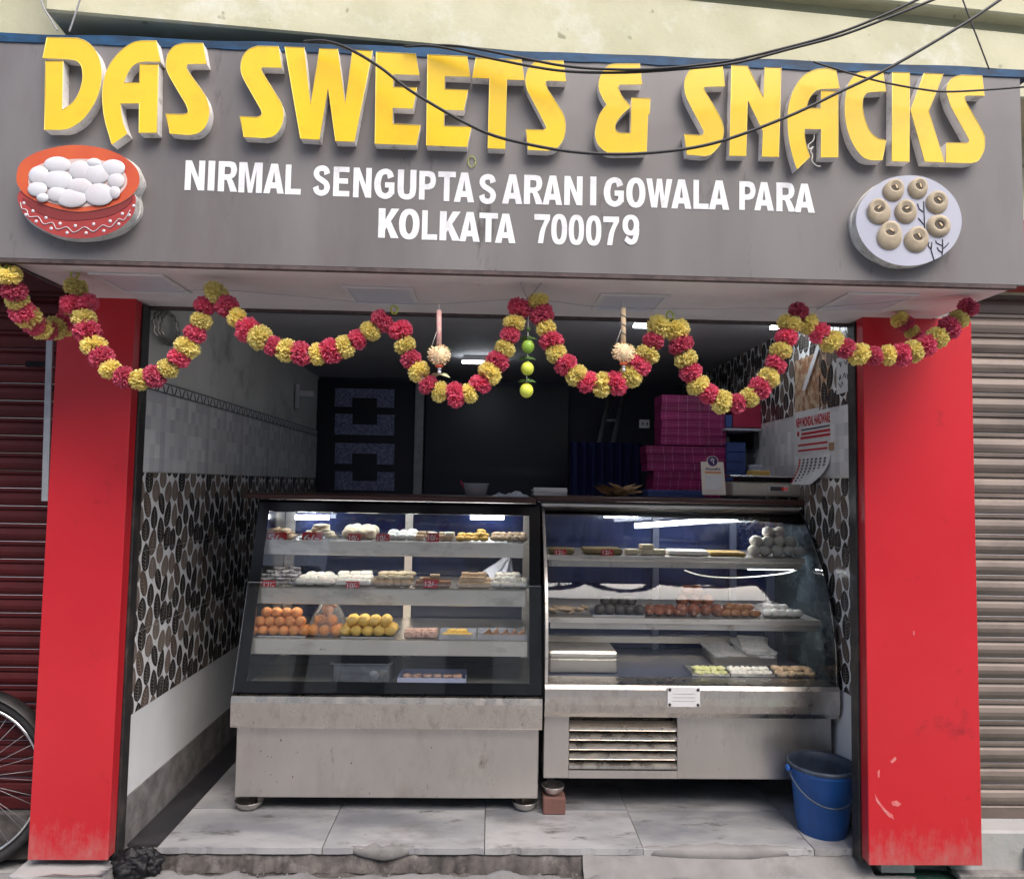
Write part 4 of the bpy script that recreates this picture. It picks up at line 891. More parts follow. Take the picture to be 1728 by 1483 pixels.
# string line they hang from
cable('garland_line', 'thin string stretched under the sign that carries the garlands', [(300, 492), (365, 489), (470, 497), (600, 509), (665, 512), (740, 513), (890, 505), (1000, 517), (1130, 521), (1250, 520), (1350, 520), (1480, 511), (1645, 495)], GY-.01, .0009, 'wire_grey', n=4)
for i, pts in enumerate((((890, 505), (874, 468)), ((893, 503), (922, 468)))):
    cable('hanging_string', ['left one of the two strings tying the limes to the sign', 'right one of the two strings tying the limes to the sign'][i], pts, GY-.02, .0012, 'wire_grey', n=2)

# ------------------------------------------------------------------ string of limes
lm = thing('lime_string', 'string of three limes and dark leaves hanging at the centre', 'lime charm', at(889, 520, GY))
O = at(889, 520, GY)
def lp(px, py): return at(px, py, GY)-O
for px, py, r_, mt in ((891, 585, 10, 'lime_green'), (890, 622, 10, 'lime'), (888.5, 659, 10.5, 'lime')):
    k = 2.49/1230; MB().ball(lp(px, py), r_*k, r_*k, r_*k*1.08, 14, 10).build('lime_fruit', mt, lm)
MB().tube([lp(892, 520), lp(891, 560), lp(890, 600), lp(888, 668)], .0014, 5).build('string', 'thread_white', lm)
def leafy(px, py, ang, L_, mat, par, O_=None, up_=0.0):
    p = at(px, py, GY)-(O_ or O); mb = MB(); n = 6; vs = []
    for i in range(n+1):
        t = i/n; w_ = math.sin(PI*min(1, t*.92+.05))*.0085; vs += [Vector((t*L_, -w_, .006*math.sin(t*PI)+up_*t)), Vector((t*L_, 0, .002+.006*math.sin(t*PI)+up_*t)), Vector((t*L_, w_, .006*math.sin(t*PI)+up_*t))]
    fs = [f for i in range(n) for f in ((i*3, i*3+1, i*3+4, i*3+3), (i*3+1, i*3+2, i*3+5, i*3+4))]
    mb.add(vs, fs, True); return mb.build('leaf', mat, par, loc=p, rot=(R(35), 0, ang))
for px, py in ((891, 573), (889, 607), (889, 645)):
    leafy(px, py, 0, .028, 'leaf_green', lm); leafy(px, py, PI, .026, 'leaf_green', lm); leafy(px, py-1, R(-70), .02, 'leaf_green', lm)
MB().ball(lp(892, 556), .0075, .0075, .008, 8, 6).build('bud', 'leaf_green', lm); MB().ball(lp(890, 610), .006, .006, .006, 8, 6).build('bud', 'leaf_green', lm); MB().ball(lp(888.5, 648), .006, .006, .004, 8, 6).build('bud', 'clay_orange', lm)
# two pith ornaments
for px, lb, kind in ((741, 'pith ornament with plain pink stick left of the limes', 0), (1052, 'pith ornament with dark striped pale stick right of the limes', 1)):
    y0 = 524 if kind == 0 else 520; O2 = at(px, y0, GY-.03)
    t = thing('pith_ornament', lb, 'ornament', O2, group='pith ornaments on the garland line')
    def q(x, y): return at(x, y, GY-.03)-O2
    MB().tube([q(px, y0), q(px, y0+58)], .0078, 10).build('stick', 'pith_pink' if kind == 0 else 'pith', t)
    if kind:
        hp = [q(px, y0+3+i*1.0)+Vector((.0082*math.cos(i*.42), .0082*math.sin(i*.42), 0)) for i in range(52)]; MB().tube(hp, .0016, 4).build('stripe', 'ink_dark', t)
    MB().tube([q(px-2, y0+30), q(px-13, y0+62)], .0009, 4).build('thread', 'thread_white', t)
    MB().tube([q(px, y0-10), q(px, y0+1)], .001, 4).build('thread', 'thread_white', t)
    mb = MB(); rn = random.Random(px)
    for i in range(170):
        a_ = rn.uniform(0, 2*PI); b_ = math.asin(rn.uniform(-1, 1)); d = Vector((math.cos(a_)*math.cos(b_), math.sin(a_)*math.cos(b_)*.7, math.sin(b_)*.92)); tt = d.orthogonal().normalized()*.0016
        c_ = q(px, y0+75); mb.add([c_-tt, c_+tt, c_+d*.0375*rn.uniform(.9, 1.05)+tt*1.3, c_+d*.0375-tt*1.3], [(0, 1, 2, 3)])
    mb.ball(q(px, y0+75), .031, .022, .028, 12, 8)
    mb.build('pith_flower', 'pith', t)
    for a_ in (0, PI): leafy(px, y0+64, a_, .04, 'leaf_green', t, O2, -.004)
    MB().ball(q(px, y0+94), .013, .011, .006, 10, 6).build('cap', 'clay_orange', t)
    for dy in (98, 104): MB().ball(q(px+.5, y0+dy), .006, .006, .006, 8, 6).build('bead', 'print_white', t)
    for a_ in ((-.3, 2.6) if kind == 0 else (2.9, .4)): leafy(px, y0+108, a_, .034, 'pale_leaf', t, O2, -.012 if kind == 0 else (-.016 if a_ > 1 else .02))
# ------------------------------------------------------------------ display case with the sloping black-edged glass
CL0, CL1 = -.978, .222
lc = thing('display_case', 'wide steel sweet display case with black edged sloping glass', 'display case', ((CL0+CL1)/2, .7, FLOOR))
OC = lc.location.copy()
def part(name, mat, parent=None, c=0.0, par_off=None, *boxes):
    pass
def pb(par, off, name, mat, b, c=0.0):
    x0, x1, y0, y1, z0, z1 = b
    return MB().box(x0-off.x, x1-off.x, y0-off.y, y1-off.y, z0-off.z, z1-off.z, c).build(name, mat, par)
pb(lc, OC, 'base_panel', 'steel_dull', (CL0+.003, CL1-.006, .385, 1.0, .088, .368), .003)
# folded steel apron
prof = [(.352, .366), (.350, .372), (.345, .462), (.352, .486), (.372, .492), (.42, .492), (.42, .366)]
def extr(par, off, name, mat, prof, x0, x1, smooth=False):
    n = len(prof); vs = [(x-off.x, y-off.y, z-off.z) for x in (x0, x1) for y, z in prof]
    fs = [(i, (i+1) % n, (i+1) % n+n, i+n) for i in range(n)]+[tuple(range(n)), tuple(range(2*n-1, n-1, -1))]
    return MB().add(vs, fs, smooth).build(name, mat, par)
extr(lc, OC, 'apron', 'steel', prof, CL0-.012, CL1+.004)
A_ = Vector((0, .362, .4935)); B_ = Vector((0, .605, 1.245)); dS = (B_-A_); LS = dS.length; dS.normalize(); nS = Vector((0, -dS.z, dS.y))
def slab(par, off, name, mat, x0, x1, s0, s1, t0, t1):
    """box on the sloping front: s up the slope, t out of it"""
    vs = []
    for t in (t0, t1):
        for s in (s0, s1):
            for x in (x0, x1): p = A_+dS*s+nS*t; vs.append((x-off.x, p.y-off.y, p.z-off.z))
    return MB().add(vs, [(0, 1, 3, 2), (4, 6, 7, 5), (0, 4, 5, 1), (2, 3, 7, 6), (0, 2, 6, 4), (1, 5, 7, 3)]).build(name, mat, par)
xg0, xg1 = CL0-.01, CL1
fr = slab(lc, OC, 'front_frame', 'black_gloss', xg0, xg1, 0, .047, -.008, .0)
slab(lc, OC, 'front_frame', 'black_gloss', xg0, xg1, LS-.052, LS, -.008, .0)
slab(lc, OC, 'front_frame', 'black_gloss', xg0, xg0+.047, .0475, LS-.0525, -.008, .0)
slab(lc, OC, 'front_frame', 'black_gloss', xg1-.047, xg1, .0475, LS-.0525, -.008, .0)
slab(lc, OC, 'front_glass', 'case_glass', xg0+.0475, xg1-.0475, .0475, LS-.0525, -.006, -.001)
# lower guard glass standing in front of the slope, with bright ground edges
gg = slab(lc, OC, 'guard_glass', 'case_glass', xg0+.005, xg1+.004, .004, .43, .012, .017)
slab(lc, OC, 'glass_edge', 'tray_clear', xg0+.005, xg1+.004, .4302, .4325, .012, .017); slab(lc, OC, 'glass_edge', 'tray_clear', xg0+.0035, xg0+.0048, .004, .43, .012, .017)
for x0, x1 in ((CL0-.004, CL0+.006), (CL1-.012, CL1-.004)):
    vs = []
    for x in (x0, x1): vs += [(x-OC.x, y-OC.y, z-OC.z) for y, z in ((.375, .494), (.612, 1.243), (1.0, 1.243), (1.0, .494))]
    MB().add(vs, [(0, 1, 2, 3), (4, 7, 6, 5), (0, 4, 5, 1), (1, 5, 6, 2), (2, 6, 7, 3), (3, 7, 4, 0)]).build('side_panel', 'black_gloss', lc)
pb(lc, OC, 'deck', 'steel_shelf', (CL0+.008, CL1-.014, .40, .99, .488, .500))
pb(lc, OC, 'back_glass', 'rear_glass', (CL0+.05, CL1-.05, .975, .980, .50, 1.235))
for x0, x1 in ((CL0+.008, CL0+.05), (CL1-.055, CL1-.014), (-.40, -.365)): pb(lc, OC, 'back_post', 'steel_shelf', (x0, x1, .955, .974, .501, 1.235))
pb(lc, OC, 'back_rail', 'steel_shelf', (CL0+.008, CL1-.014, .955, .985, 1.2355, 1.243))
pb(lc, OC, 'top_board', 'wood_top', (-1.05, .203, .572, 1.06, 1.249, 1.272), .005)
SHL = [(1.075, .590, .062, -.968, .155), (.884, .515, .066, -.970, .162), (.687, .45, .060, -.955, .169)]
for z, y, h, x0, x1 in SHL:
    s = pb(lc, OC, 'shelf', 'steel_shelf', (x0, x1, y, .95, z-.010, z), .001)
    s.parent = lc; pb(s, OC, 'shelf_lip', 'steel_shelf', (x0, x1, y-.010, y-.0005, z-h, z+.001), .002)
for x in (CL0+.06, CL1-.08):
    for y in (.44, .94): pb(lc, OC, 'leg', 'black_metal', (x-.014, x+.014, y-.014, y+.014, FLOOR+.012, .088))
for z, y, h, x0, x1 in SHL[:2]: pb(lc, OC, 'tube_or_fill', 'case_fill', (x0+.05, x1-.05, y+.01, y+.02, z-.018, z-.0105))     # unseen fill strips behind the shelf lips, added to brighten the sweets
# glowing bars stand in for bright lamp images seen inside, under the top
for px in (527, 822):
    a_ = at(px-28, 873, .90); b_ = at(px+28, 873, .90)
    pb(lc, OC, 'tube_or_fill', 'case_tube_and_fill', (a_.x, b_.x, .89, .90, a_.z-.008, a_.z+.012))
pb(lc, OC, 'fill_rail', 'steel_shelf', (CL0+.02, CL1-.02, .66, .70, 1.222, 1.240)); pb(lc, OC, 'tube_or_fill', 'case_tube_and_fill', (CL0+.08, CL1-.08, .67, .685, 1.216, 1.2215))  # hidden tube and rail added to light the upper shelf
# ------------------------------------------------------------------ display case with the curved glass
CR0, CR1 = .234, 1.408
rc = thing('display_case', 'refrigerated display case with curved glass front and louvred vent', 'display case', ((CR0+CR1)/2, .7, FLOOR)); OR = rc.location.copy()
pb(rc, OR, 'base_panel', 'steel_dull', (.400+.07, 1.398, .392, 1.02, .168, .412), .003)
# base front around the vent
vx0, vx1 = at(960, 1260, .385).x, at(1143, 1260, .385).x; vz0, vz1 = at(1050, 1300, .385).z, at(1050, 1219, .385).z
rc.children[0].data = MB().box(vx1-OR.x, 1.398-OR.x, .385-OR.y, 1.02-OR.y, .168-OR.z, .412-OR.z, .002).mesh('base_panel'); rc.children[0].data.materials.append(MATS['steel_dull'])
pb(rc, OR, 'base_panel', 'steel_dull', (CR0+.003, vx0, .385, 1.02, .168, .412), .002)
pb(rc, OR, 'base_panel', 'steel_dull', (vx0+.0005, vx1-.0005, .387, 1.02, .168, vz0))
pb(rc, OR, 'vent_cavity', 'black_gloss', (vx0+.0005, vx1-.0005, .46, .47, vz0+.001, .412))
for k in range(5):
    z = vz0+.004+k*(vz1-vz0)/5
    extr(rc, OR, 'louvre', 'steel', [(.388, z), (.384, z+.004), (.386, z+.012), (.415, z+.032), (.418, z+.030), (.392, z+.010)], vx0+.002, vx1-.002)
band = [(.37, .414), (.352, .418), (.336, .44), (.330, .47), (.329, .50), (.331, .53), (.338, .546), (.36, .548), (.46, .548), (.46, .414)]
extr(rc, OR, 'lower_band', 'steel', band, CR0, CR1)
pp = at(1154, 1176, .325); pl2 = pb(rc, OR, 'maker_plate', 'tray_blue', (pp.x-.065, pp.x+.065, .324, .328, pp.z-.038, pp.z+.038), .001); pl2.data.materials.clear(); pl2.data.materials.append(MATS['panel_frame'])
for sx in (-1, 1):
    for sz in (-1, 1): MB().lathe([(.006, 0), (.006, -.002), (.001, -.0028)], 10, center=(pp.x+sx*.056-OR.x, .324-OR.y, pp.z+sz*.029-OR.z), axis='y').build('screw', 'black_metal', pl2)
for k in range(3): pb(pl2, OR, 'plate_line', 'wire_grey', (pp.x-.045, pp.x+.045, .3233, .3238, pp.z-.016+k*.014, pp.z-.0145+k*.014))
GP = crom([(0, y, z) for y, z in ((.338, .549), (.345, .70), (.378, .83), (.430, .945), (.513, 1.062), (.592, 1.152), (.65, 1.208), (.69, 1.235))], 4)
def curved(par, off, name, mat, x0, x1, th):
    n = len(GP); vs = []
    for i, p in enumerate(GP):
        q = GP[min(i+1, n-1)]-GP[max(i-1, 0)]; nn = Vector((0, -q.z, q.y)).normalized()
        for x in (x0, x1): vs += [(x-off.x, p.y-off.y, p.z-off.z), (x-off.x, p.y-nn.y*th-off.y, p.z-nn.z*th-off.z)]
    f1 = [(i*4, i*4+2, i*4+6, i*4+4) for i in range(n-1)]; f2 = [(i*4+1, i*4+5, i*4+7, i*4+3) for i in range(n-1)]
    f3 = [f for i in range(n-1) for f in ((i*4, i*4+4, i*4+5, i*4+1), (i*4+2, i*4+3, i*4+7, i*4+6))]+[(0, 1, 3, 2), (4*n-4, 4*n-2, 4*n-1, 4*n-3)]
    return MB().add(vs, f1, True).add(vs, f2, True).add(vs, f3).build(name, mat, par, fixn=False)
curved(rc, OR, 'front_glass', 'case_glass', CR0+.012, CR1-.008, .005)
curved(rc, OR, 'glass_trim', 'steel_shelf', CR0, CR0+.0115, .008)
curved(rc, OR, 'glass_trim', 'black_metal', CR1-.0075, CR1-.002, .007)
for x0, x1, mt in ((CR0+.001, CR0+.007, 'steel_shelf'), (CR1-.006, CR1-.002, 'case_glass_side')):
    loop = [(p.y+.008, p.z) for p in GP]+[(1.0, 1.235), (1.0, .549)]; n = len(loop)
    vs = [(x-OR.x, y-OR.y, z-OR.z) for x in (x0, x1) for y, z in loop]
    MB().add(vs, [tuple(range(n)), tuple(range(2*n-1, n-1, -1))]+[(i, (i+1) % n, (i+1) % n+n, i+n) for i in range(n)]).build('side_glass', mt, rc)
pb(rc, OR, 'header', 'steel_shelf', (CR0, CR1, .69, .72, 1.205, 1.248), .002)
pb(rc, OR, 'top_trim', 'black_metal', (CR0-.006, CR1+.004, .668, 1.05, 1.2485, 1.258))
pb(rc, OR, 'top_board', 'wood_top', (.206, CR1+.01, .655, 1.06, 1.2585, 1.281), .004)
pb(rc, OR, 'deck', 'interior_panel', (CR0+.008, CR1-.008, .462, .99, .53, .545))
pb(rc, OR, 'back_glass', 'rear_glass', (CR0+.01, CR1-.01, .985, .990, .55, 1.235))
for x0, x1 in ((CR0+.008, CR0+.04), (.80, .83), (1.18, 1.21), (CR1-.05, CR1-.01)): pb(rc, OR, 'back_post', 'interior_panel', (x0, x1, .965, .984, .546, 1.235))
pb(rc, OR, 'tube_or_fill', 'case_fill', (CR0+.06, CR1-.06, .722, .730, 1.207, 1.215))  # unseen strip behind the header, added to light the white sweets
pb(rc, OR, 'back_rail', 'steel_shelf', (CR0+.04, CR1-.05, .955, .9845, .58, .61))
SHR = [(1.030, .565, .048, .252, 1.372), (.787, .452, .046, .252, 1.388)]
for z, y, h, x0, x1 in SHR:
    s = pb(rc, OR, 'shelf', 'steel_shelf', (x0, x1, y, .96, z-.008, z), .001)
    pb(s, OR, 'shelf_lip', 'steel_shelf', (x0, x1, y-.008, y-.0005, z-.020, z+.001), .001); pb(s, OR, 'shelf_rail', 'steel_dull', (x0+.01, x1-.01, y+.004, y+.02, z-h, z-.0205))
a_ = at(1072, 887, .71); b_ = at(1272, 873, .76)
MB().tube([a_-OR, b_-OR], .011, 10).build('tube_or_fill', 'case_tube_and_fill', rc)
a_ = at(1265, 960, .62); pb(rc, OR, 'tube_or_fill', 'case_tube_and_fill', (a_.x, a_.x+.2, .63, .645, .973, .979))
MB().tube(crom([at(x, y, .66)-OR for x, y in ((1155, 962), (1180, 970), (1215, 974), (1260, 974), (1320, 968), (1345, 962))], 4), .003, 5).build('lamp_wire', 'thread_white', rc)
for z, y, h, x0, x1 in SHR: pb(rc, OR, 'tube_or_fill', 'case_fill', (x0+.05, x1-.05, y+.022, y+.03, z-.018, z-.0085))  # hidden fill strips added under the shelves to brighten what lies below
for x in (CR0+.035, CR1-.1):
    for y in (.43, .95): pb(rc, OR, 'leg', 'black_metal', (x-.013, x+.013, y-.013, y+.013, FLOOR+.065 if x < .3 else FLOOR, .168))
# steel water bowls under the case feet, and the block under one
def bowl(label, x, y, z, r, h):
    mb = MB(); mb.lathe([(.001, .002), (r*.6, .002), (r*.8, h*.4), (r*.95, h*.9), (r, h), (r*.96, h*1.02), (r*.9, h*.88), (r*.72, h*.42), (r*.5, .006), (.001, .006)], 28)
    return tag(mb.build('steel_bowl', 'steel_dull', loc=(x, y, z)), label, 'bowl', 'steel bowls under the case feet')
bowl('wide steel bowl under the left front foot of the wide case', CL0+.05, .43, FLOOR, .058, .032)
bowl('steel bowl under the right front foot of the wide case', CL1-.055, .435, FLOOR, .055, .034)
bowl('small steel bowl on a brown block under the curved glass case', CR0+.045, .415, FLOOR+.068, .047, .034)
o = MB().box(-.045, .045, -.04, .04, 0, .066, .004).build('brick_block', 'mud_brick', loc=(CR0+.047, .415, FLOOR)); tag(o, 'brown brick block under the small steel bowl', 'block')

# ------------------------------------------------------------------ sweets
def meshes(fn, mat, n=3):
    out = []
    for k in range(n):
        random.seed(100+k); me = fn().mesh('sweet'); me.materials.append(MATS[mat]); out.append(me)
    return out
def lump(rx, ry, rz, jit=.06):
    def f():
        mb = MB(); bm = bmesh.new(); bmesh.ops.create_icosphere(bm, subdivisions=3, radius=1); s = random.random()*50
        for v in bm.verts: q = 1+jit*noise.noise(v.co*2.1+Vector((s, 0, 0)))*2; v.co = Vector((v.co.x*rx*q, v.co.y*ry*q, v.co.z*rz*q))
        return mb.bm(bm, True)
    return f
def brick(a_, b_, c_, ch=.003): return lambda: MB().box(-a_/2, a_/2, -b_/2, b_/2, 0, c_, ch)
def disc(r, h):
    return lambda: MB().lathe([(.0001, 0), (r*.85, 0), (r, h*.3), (r, h*.7), (r*.85, h), (.0001, h*1.03)], 16)
def tri(a_, h): 
    def f():
        mb = MB(); vs = [(0, -.012, 0), (a_, -.012, 0), (a_*.75, -.012, h), (0, .03, 0), (a_, .03, 0), (a_*.75, .03, h)]
        return mb.add(vs, [(0, 1, 2), (5, 4, 3), (0, 3, 4, 1), (1, 4, 5, 2), (2, 5, 3, 0)])
    return f
NSWEET = [0]
def put(name, label, group, me, pos, cat='sweet', rz=None, tilt=0.0, sc_=1.0, back=0):
    pos = list(pos)+[(p[0]+.005*(b_+1)*(-1)**b_, p[1]+.042*(b_+1), p[2]+.012*(b_+1)) for b_ in range(back) for p in pos]
    r = random.Random(hash(label) % 1000 if False else len(label)*7+NSWEET[0]); NSWEET[0] += 1
    for p in pos:
        o = place(name, r.choice(me) if isinstance(me, list) else me, None, None, p, (r.uniform(-tilt, tilt), r.uniform(-tilt, tilt), r.uniform(0, 6.28) if rz is None else rz+r.uniform(-.12, .12)))
        k = sc_*r.uniform(.94, 1.06); o.scale = (k, k, k); tag(o, label, cat, group)
def tray(label, x0, x1, y0, y1, z, mat='steel_bright', h=.008, cat='tray'):
    mb = MB(); cx, cy = (x0+x1)/2, (y0+y1)/2; w_, d_ = (x1-x0)/2, (y1-y0)/2
    mb.box(-w_, w_, -d_, d_, 0, .002)
    for (a0, a1, c0, c1) in ((-w_, w_, -d_, -d_+.003), (-w_, w_, d_-.003, d_), (-w_, -w_+.003, -d_+.0031, d_-.0031), (w_-.003, w_, -d_+.0031, d_-.0031)): mb.box(a0, a1, c0, c1, .0021, h)
    return tag(mb.build('tray', mat, loc=(cx, cy, z+.0005)), label, cat, 'trays in the display cases')
def px(x, py, Y): return at(x, py, Y).x
def pile(x0, x1, y, z, d, rows, depth=2, dy=None):
    """balls stacked in rows; rows = counts from the bottom"""
    out = []; cx = (x0+x1)/2
    for k, n in enumerate(rows):
        for j in range(max(1, depth-k)):
            for i in range(n): out.append((cx+(i-(n-1)/2)*d*.98+random.uniform(-.001, .001), y+j*d*.9+k*d*.42, z+d*.48+k*d*.80))
    return out
z1, y1 = SHL[0][0]+.004, SHL[0][1]; z2, y2 = SHL[1][0]+.004, SHL[1][1]; z3, y3 = SHL[2][0]+.004, SHL[2][1]
def X1(p): return px(p, 905, y1+.04)
def X2(p): return px(p, 985, y2+.04)
def X3(p): return px(p, 1070, y3+.05)
# top shelf of the wide case
BISC = meshes(disc(.022, .013), 'sw_biscuit'); CREAMD = meshes(disc(.021, .015), 'sw_cream')
tray('tray of beige discs at the left end of the top shelf', X1(437), X1(502), y1+.015, y1+.2, z1-.003)
def heap_discs(x0, x1, y, z, n_by_layer, r, h):
    out = []; 
    for k, n in enumerate(n_by_layer):
        w_ = (x1-x0)*(1-.22*k)
        for i in range(n):
            for j in range(2): out.append(((x0+x1)/2+(i-(n-1)/2)*(w_/max(n, 1))+random.uniform(-.004, .004), y+.03+j*.04+k*.01, z+k*h*.98+random.uniform(0, .002)))
    return out
put('milk_sweet', 'beige disc sweet in the low heap at the left end of the top shelf', 'beige discs, first heap', BISC, heap_discs(X1(440), X1(498), y1, z1, (4, 3, 2), .02, .012), tilt=.35)
tray('tray of pale discs heaped high on the top shelf', X1(507), X1(568), y1+.015, y1+.2, z1-.003)
put('milk_sweet', 'pale disc sweet in the tall heap, second on the top shelf', 'pale discs, second heap', CREAMD, heap_discs(X1(510), X1(566), y1, z1, (3, 3, 2, 2), .02, .0145), tilt=.3)
WB = meshes(lump(.021, .021, .021), 'sw_white')
put('white_sweet', 'large white round sweet third on the top shelf', 'white rounds on the top shelf', meshes(lump(.028, .028, .025), 'sw_cream'), [(X1(585+i*19), y1+.07, z1+.022) for i in range(3)]+[(X1(592+i*19), y1+.11, z1+.024) for i in range(2)], back=1)
put('white_sweet', 'pale smooth sweet left of the middle of the top shelf', 'pale sweets mid top shelf', meshes(lump(.022, .026, .016), 'sw_white'), [(X1(660+i*17), y1+.05, z1+.014) for i in range(3)]+[(X1(691), y1+.08, z1+.017)], back=1)
put('barfi', 'brown and white square sweet right of the middle of the top shelf', 'square sweets on the top shelf', meshes(brick(.034, .034, .022), 'sw_biscuit'), [(X1(708), y1+.05, z1), (X1(724), y1+.05, z1), (X1(744), y1+.05, z1), (X1(757), y1+.05, z1)], rz=0, back=1)
put('barfi', 'white square sweet lying on the brown squares of the top shelf', 'white squares on the top shelf', meshes(brick(.034, .034, .012), 'sw_white'), [(X1(730), y1+.055, z1+.0235), (X1(757), y1+.055, z1+.0235)], rz=.3)
put('yellow_sweet', 'flat yellow sweet near the right end of the top shelf', 'flat yellow sweets, top shelf', meshes(lump(.021, .022, .012), 'sw_yellow'), [(X1(777+i*13), y1+.05, z1+.010) for i in range(4)]+[(X1(810), y1+.06, z1+.026)], back=1)
put('beige_roll', 'small beige roll at the right end of the top shelf', 'beige rolls, top shelf', meshes(lump(.016, .03, .015), 'sw_biscuit'), [(X1(837+i*11), y1+.05, z1+.013) for i in range(5)], back=1)
# second shelf
put('foil_sweet', 'dark silver foiled sweet at the left end of the second shelf', 'foiled sweets, second shelf', meshes(brick(.05, .018, .012, .002), 'sw_grey'), [(X2(440+i*9), y2+.04+.03*(i % 3), z2+.012*(i % 3)) for i in range(7)], rz=.6, tilt=.25, back=2)
put('white_sweet', 'flat white sweet second on the second shelf', 'flat white sweets, second shelf', meshes(lump(.024, .03, .016), 'sw_white'), [(X2(508+i*15), y2+.05, z2+.013) for i in range(4)]+[(X2(515+i*15), y2+.09, z2+.02) for i in range(3)], back=1)
put('barfi', 'white block sweet behind the second shelf price tag', 'white blocks, second shelf', meshes(brick(.05, .05, .026, .006), 'sw_white'), [(X2(576), y2+.06, z2), (X2(596), y2+.065, z2), (X2(615), y2+.06, z2)], rz=0, back=2)
put('layered_sweet', 'beige layered sweet topped white in the middle of the second shelf', 'layered sweets, second shelf', meshes(lump(.022, .03, .018), 'sw_biscuit'), [(X2(640+i*15), y2+.05, z2+.014) for i in range(4)], back=1)
put('white_sweet', 'white piece on top of the beige layered sweets', 'white toppings, second shelf', meshes(lump(.021, .028, .011), 'sw_cream'), [(X2(643+i*15), y2+.055, z2+.036) for i in range(4)], back=1)
put('barfi', 'brown barfi slab stacked right of the middle of the second shelf', 'brown barfi, second shelf', meshes(brick(.075, .05, .0125, .002), 'sw_brown'), [(X2(715), y2+.06, z2), (X2(745), y2+.06, z2), (X2(717), y2+.06, z2+.013), (X2(746), y2+.06, z2+.013), (X2(728), y2+.06, z2+.026)], rz=0)
put('barfi', 'pale top slab on the brown barfi stack', 'pale slabs, second shelf', meshes(brick(.04, .04, .011, .002), 'sw_biscuit'), [(X2(733), y2+.06, z2+.0395), (X2(716), y2+.06, z2+.0265)], rz=.2)
put('barfi', 'beige cube sweet in the cluster under the plastic bag', 'beige cubes, second shelf', meshes(brick(.035, .035, .022, .002), 'sw_biscuit'), [(X2(780+i*13), y2+.05, z2) for i in range(4)]+[(X2(783+i*14), y2+.055, z2+.0225) for i in range(3)], rz=.05, back=1)
put('white_sweet', 'white sugared sweet at the right end of the second shelf', 'white sugared sweets, second shelf', meshes(lump(.02, .025, .016, .12), 'sw_white'), [(X2(836+i*12), y2+.05, z2+.013) for i in range(5)]+[(X2(842+i*13), y2+.07, z2+.032) for i in range(3)], back=1)
# a white plastic bag draped at the back
vs, fs = grid(0, 1, 0, 1, 18, 16, lambda x, y: 0)
def bagp(u, v):
    top = Vector((X2(862), y2+.25, z2+.125)); base = Vector((X2(806+70*u), y2+.13+.03*math.sin(u*9), z2+.004+.06*max(0, 1-abs(u-.15)*4)*.8))
    p = top.lerp(base, v**.8); p += Vector((.008*math.sin(u*22+v*3), .012*math.sin(u*17), .006*math.sin(u*13)*v)); return p
o = MB().add([bagp(x, y) for x, y, z in vs], fs, True).build('plastic_bag', 'plastic_bag'); tag(o, 'crumpled white plastic bag draped at the right of the second shelf', 'plastic bag')
# third shelf
LAD = meshes(lump(.0225, .0225, .0215, .05), 'sw_orange'); tray('tray under the pyramid of orange laddus', X3(424), X3(520), y3+.012, y3+.2, z3-.003, 'steel_bright')
put('laddu', 'orange round laddu in the pyramid at the left end of the third shelf', 'orange laddus in the pyramid', LAD, pile(X3(424), X3(518), y3+.04, z3, .0425, (6, 5, 4), 2))
LAP = meshes(lump(.0245, .0245, .0235, .05), 'sw_orange'); put('laddu', 'orange laddu in the plastic-wrapped cone', 'orange laddus in the wrapped cone', LAP, pile(X3(519), X3(578), y3+.045, z3, .048, (3, 2, 1), 2)+[(X3(555), y3+.10, z3+.125)])
bm = bmesh.new(); bmesh.ops.create_cone(bm, cap_ends=False, segments=28, radius1=.083, radius2=.012, depth=.165); bmesh.ops.subdivide_edges(bm, edges=bm.edges[:], cuts=3, use_grid_fill=True)
for v in bm.verts:
    q = 1+.10*noise.noise(v.co*26); h_ = (v.co.z+.0825)/.165; bul = 1+.32*math.sin(PI*h_); v.co.x *= q*bul; v.co.y *= q*bul*.85
o = MB().bm(bm, True).build('plastic_wrap', 'wrap', loc=(X3(550), y3+.10, z3+.083)); tag(o, 'clear plastic wrap around the cone of orange laddus', 'plastic wrap')
LAY = meshes(lump(.0245, .0245, .022, .07), 'sw_yellow'); tray('tray under the yellow laddus', X3(578), X3(668), y3+.012, y3+.2, z3-.003, 'steel_bright')
put('laddu', 'yellow round laddu in the pile at the middle of the third shelf', 'yellow laddus in the pile', LAY, pile(X3(578), X3(664), y3+.04, z3, .047, (5, 4), 3))
put('barfi', 'pink-brown speckled square sweet right of the yellow laddus', 'speckled squares, third shelf', meshes(brick(.034, .034, .024, .004), 'sw_pink'), [(X3(690+i*13.5), y3+.04+j*.038, z3+.006*j) for i in range(4) for j in range(2)], rz=0)
tray('small clear tray holding yellow patties on the third shelf', X3(742), X3(803), y3+.01, y3+.15, z3-.003, 'tray_clear', .022)
put('yellow_sweet', 'yellow oval patty in the small clear tray', 'yellow patties, third shelf', meshes(lump(.026, .02, .011), 'sw_yellow'), [(X3(756+i*16), y3+.04, z3+.012) for i in range(3)]+[(X3(763+i*16), y3+.075, z3+.020) for i in range(2)], rz=0)
tray('clear tray of brown wedges at the right end of the third shelf', X3(806), X3(889), y3+.01, y3+.15, z3-.003, 'tray_clear', .024)
put('wedge_sweet', 'brown triangular wedge at the right end of the third shelf', 'brown wedges, third shelf', meshes(tri(.05, .032), 'sw_brown'), [(X3(810+i*15), y3+.05, z3+.002) for i in range(5)], rz=0)
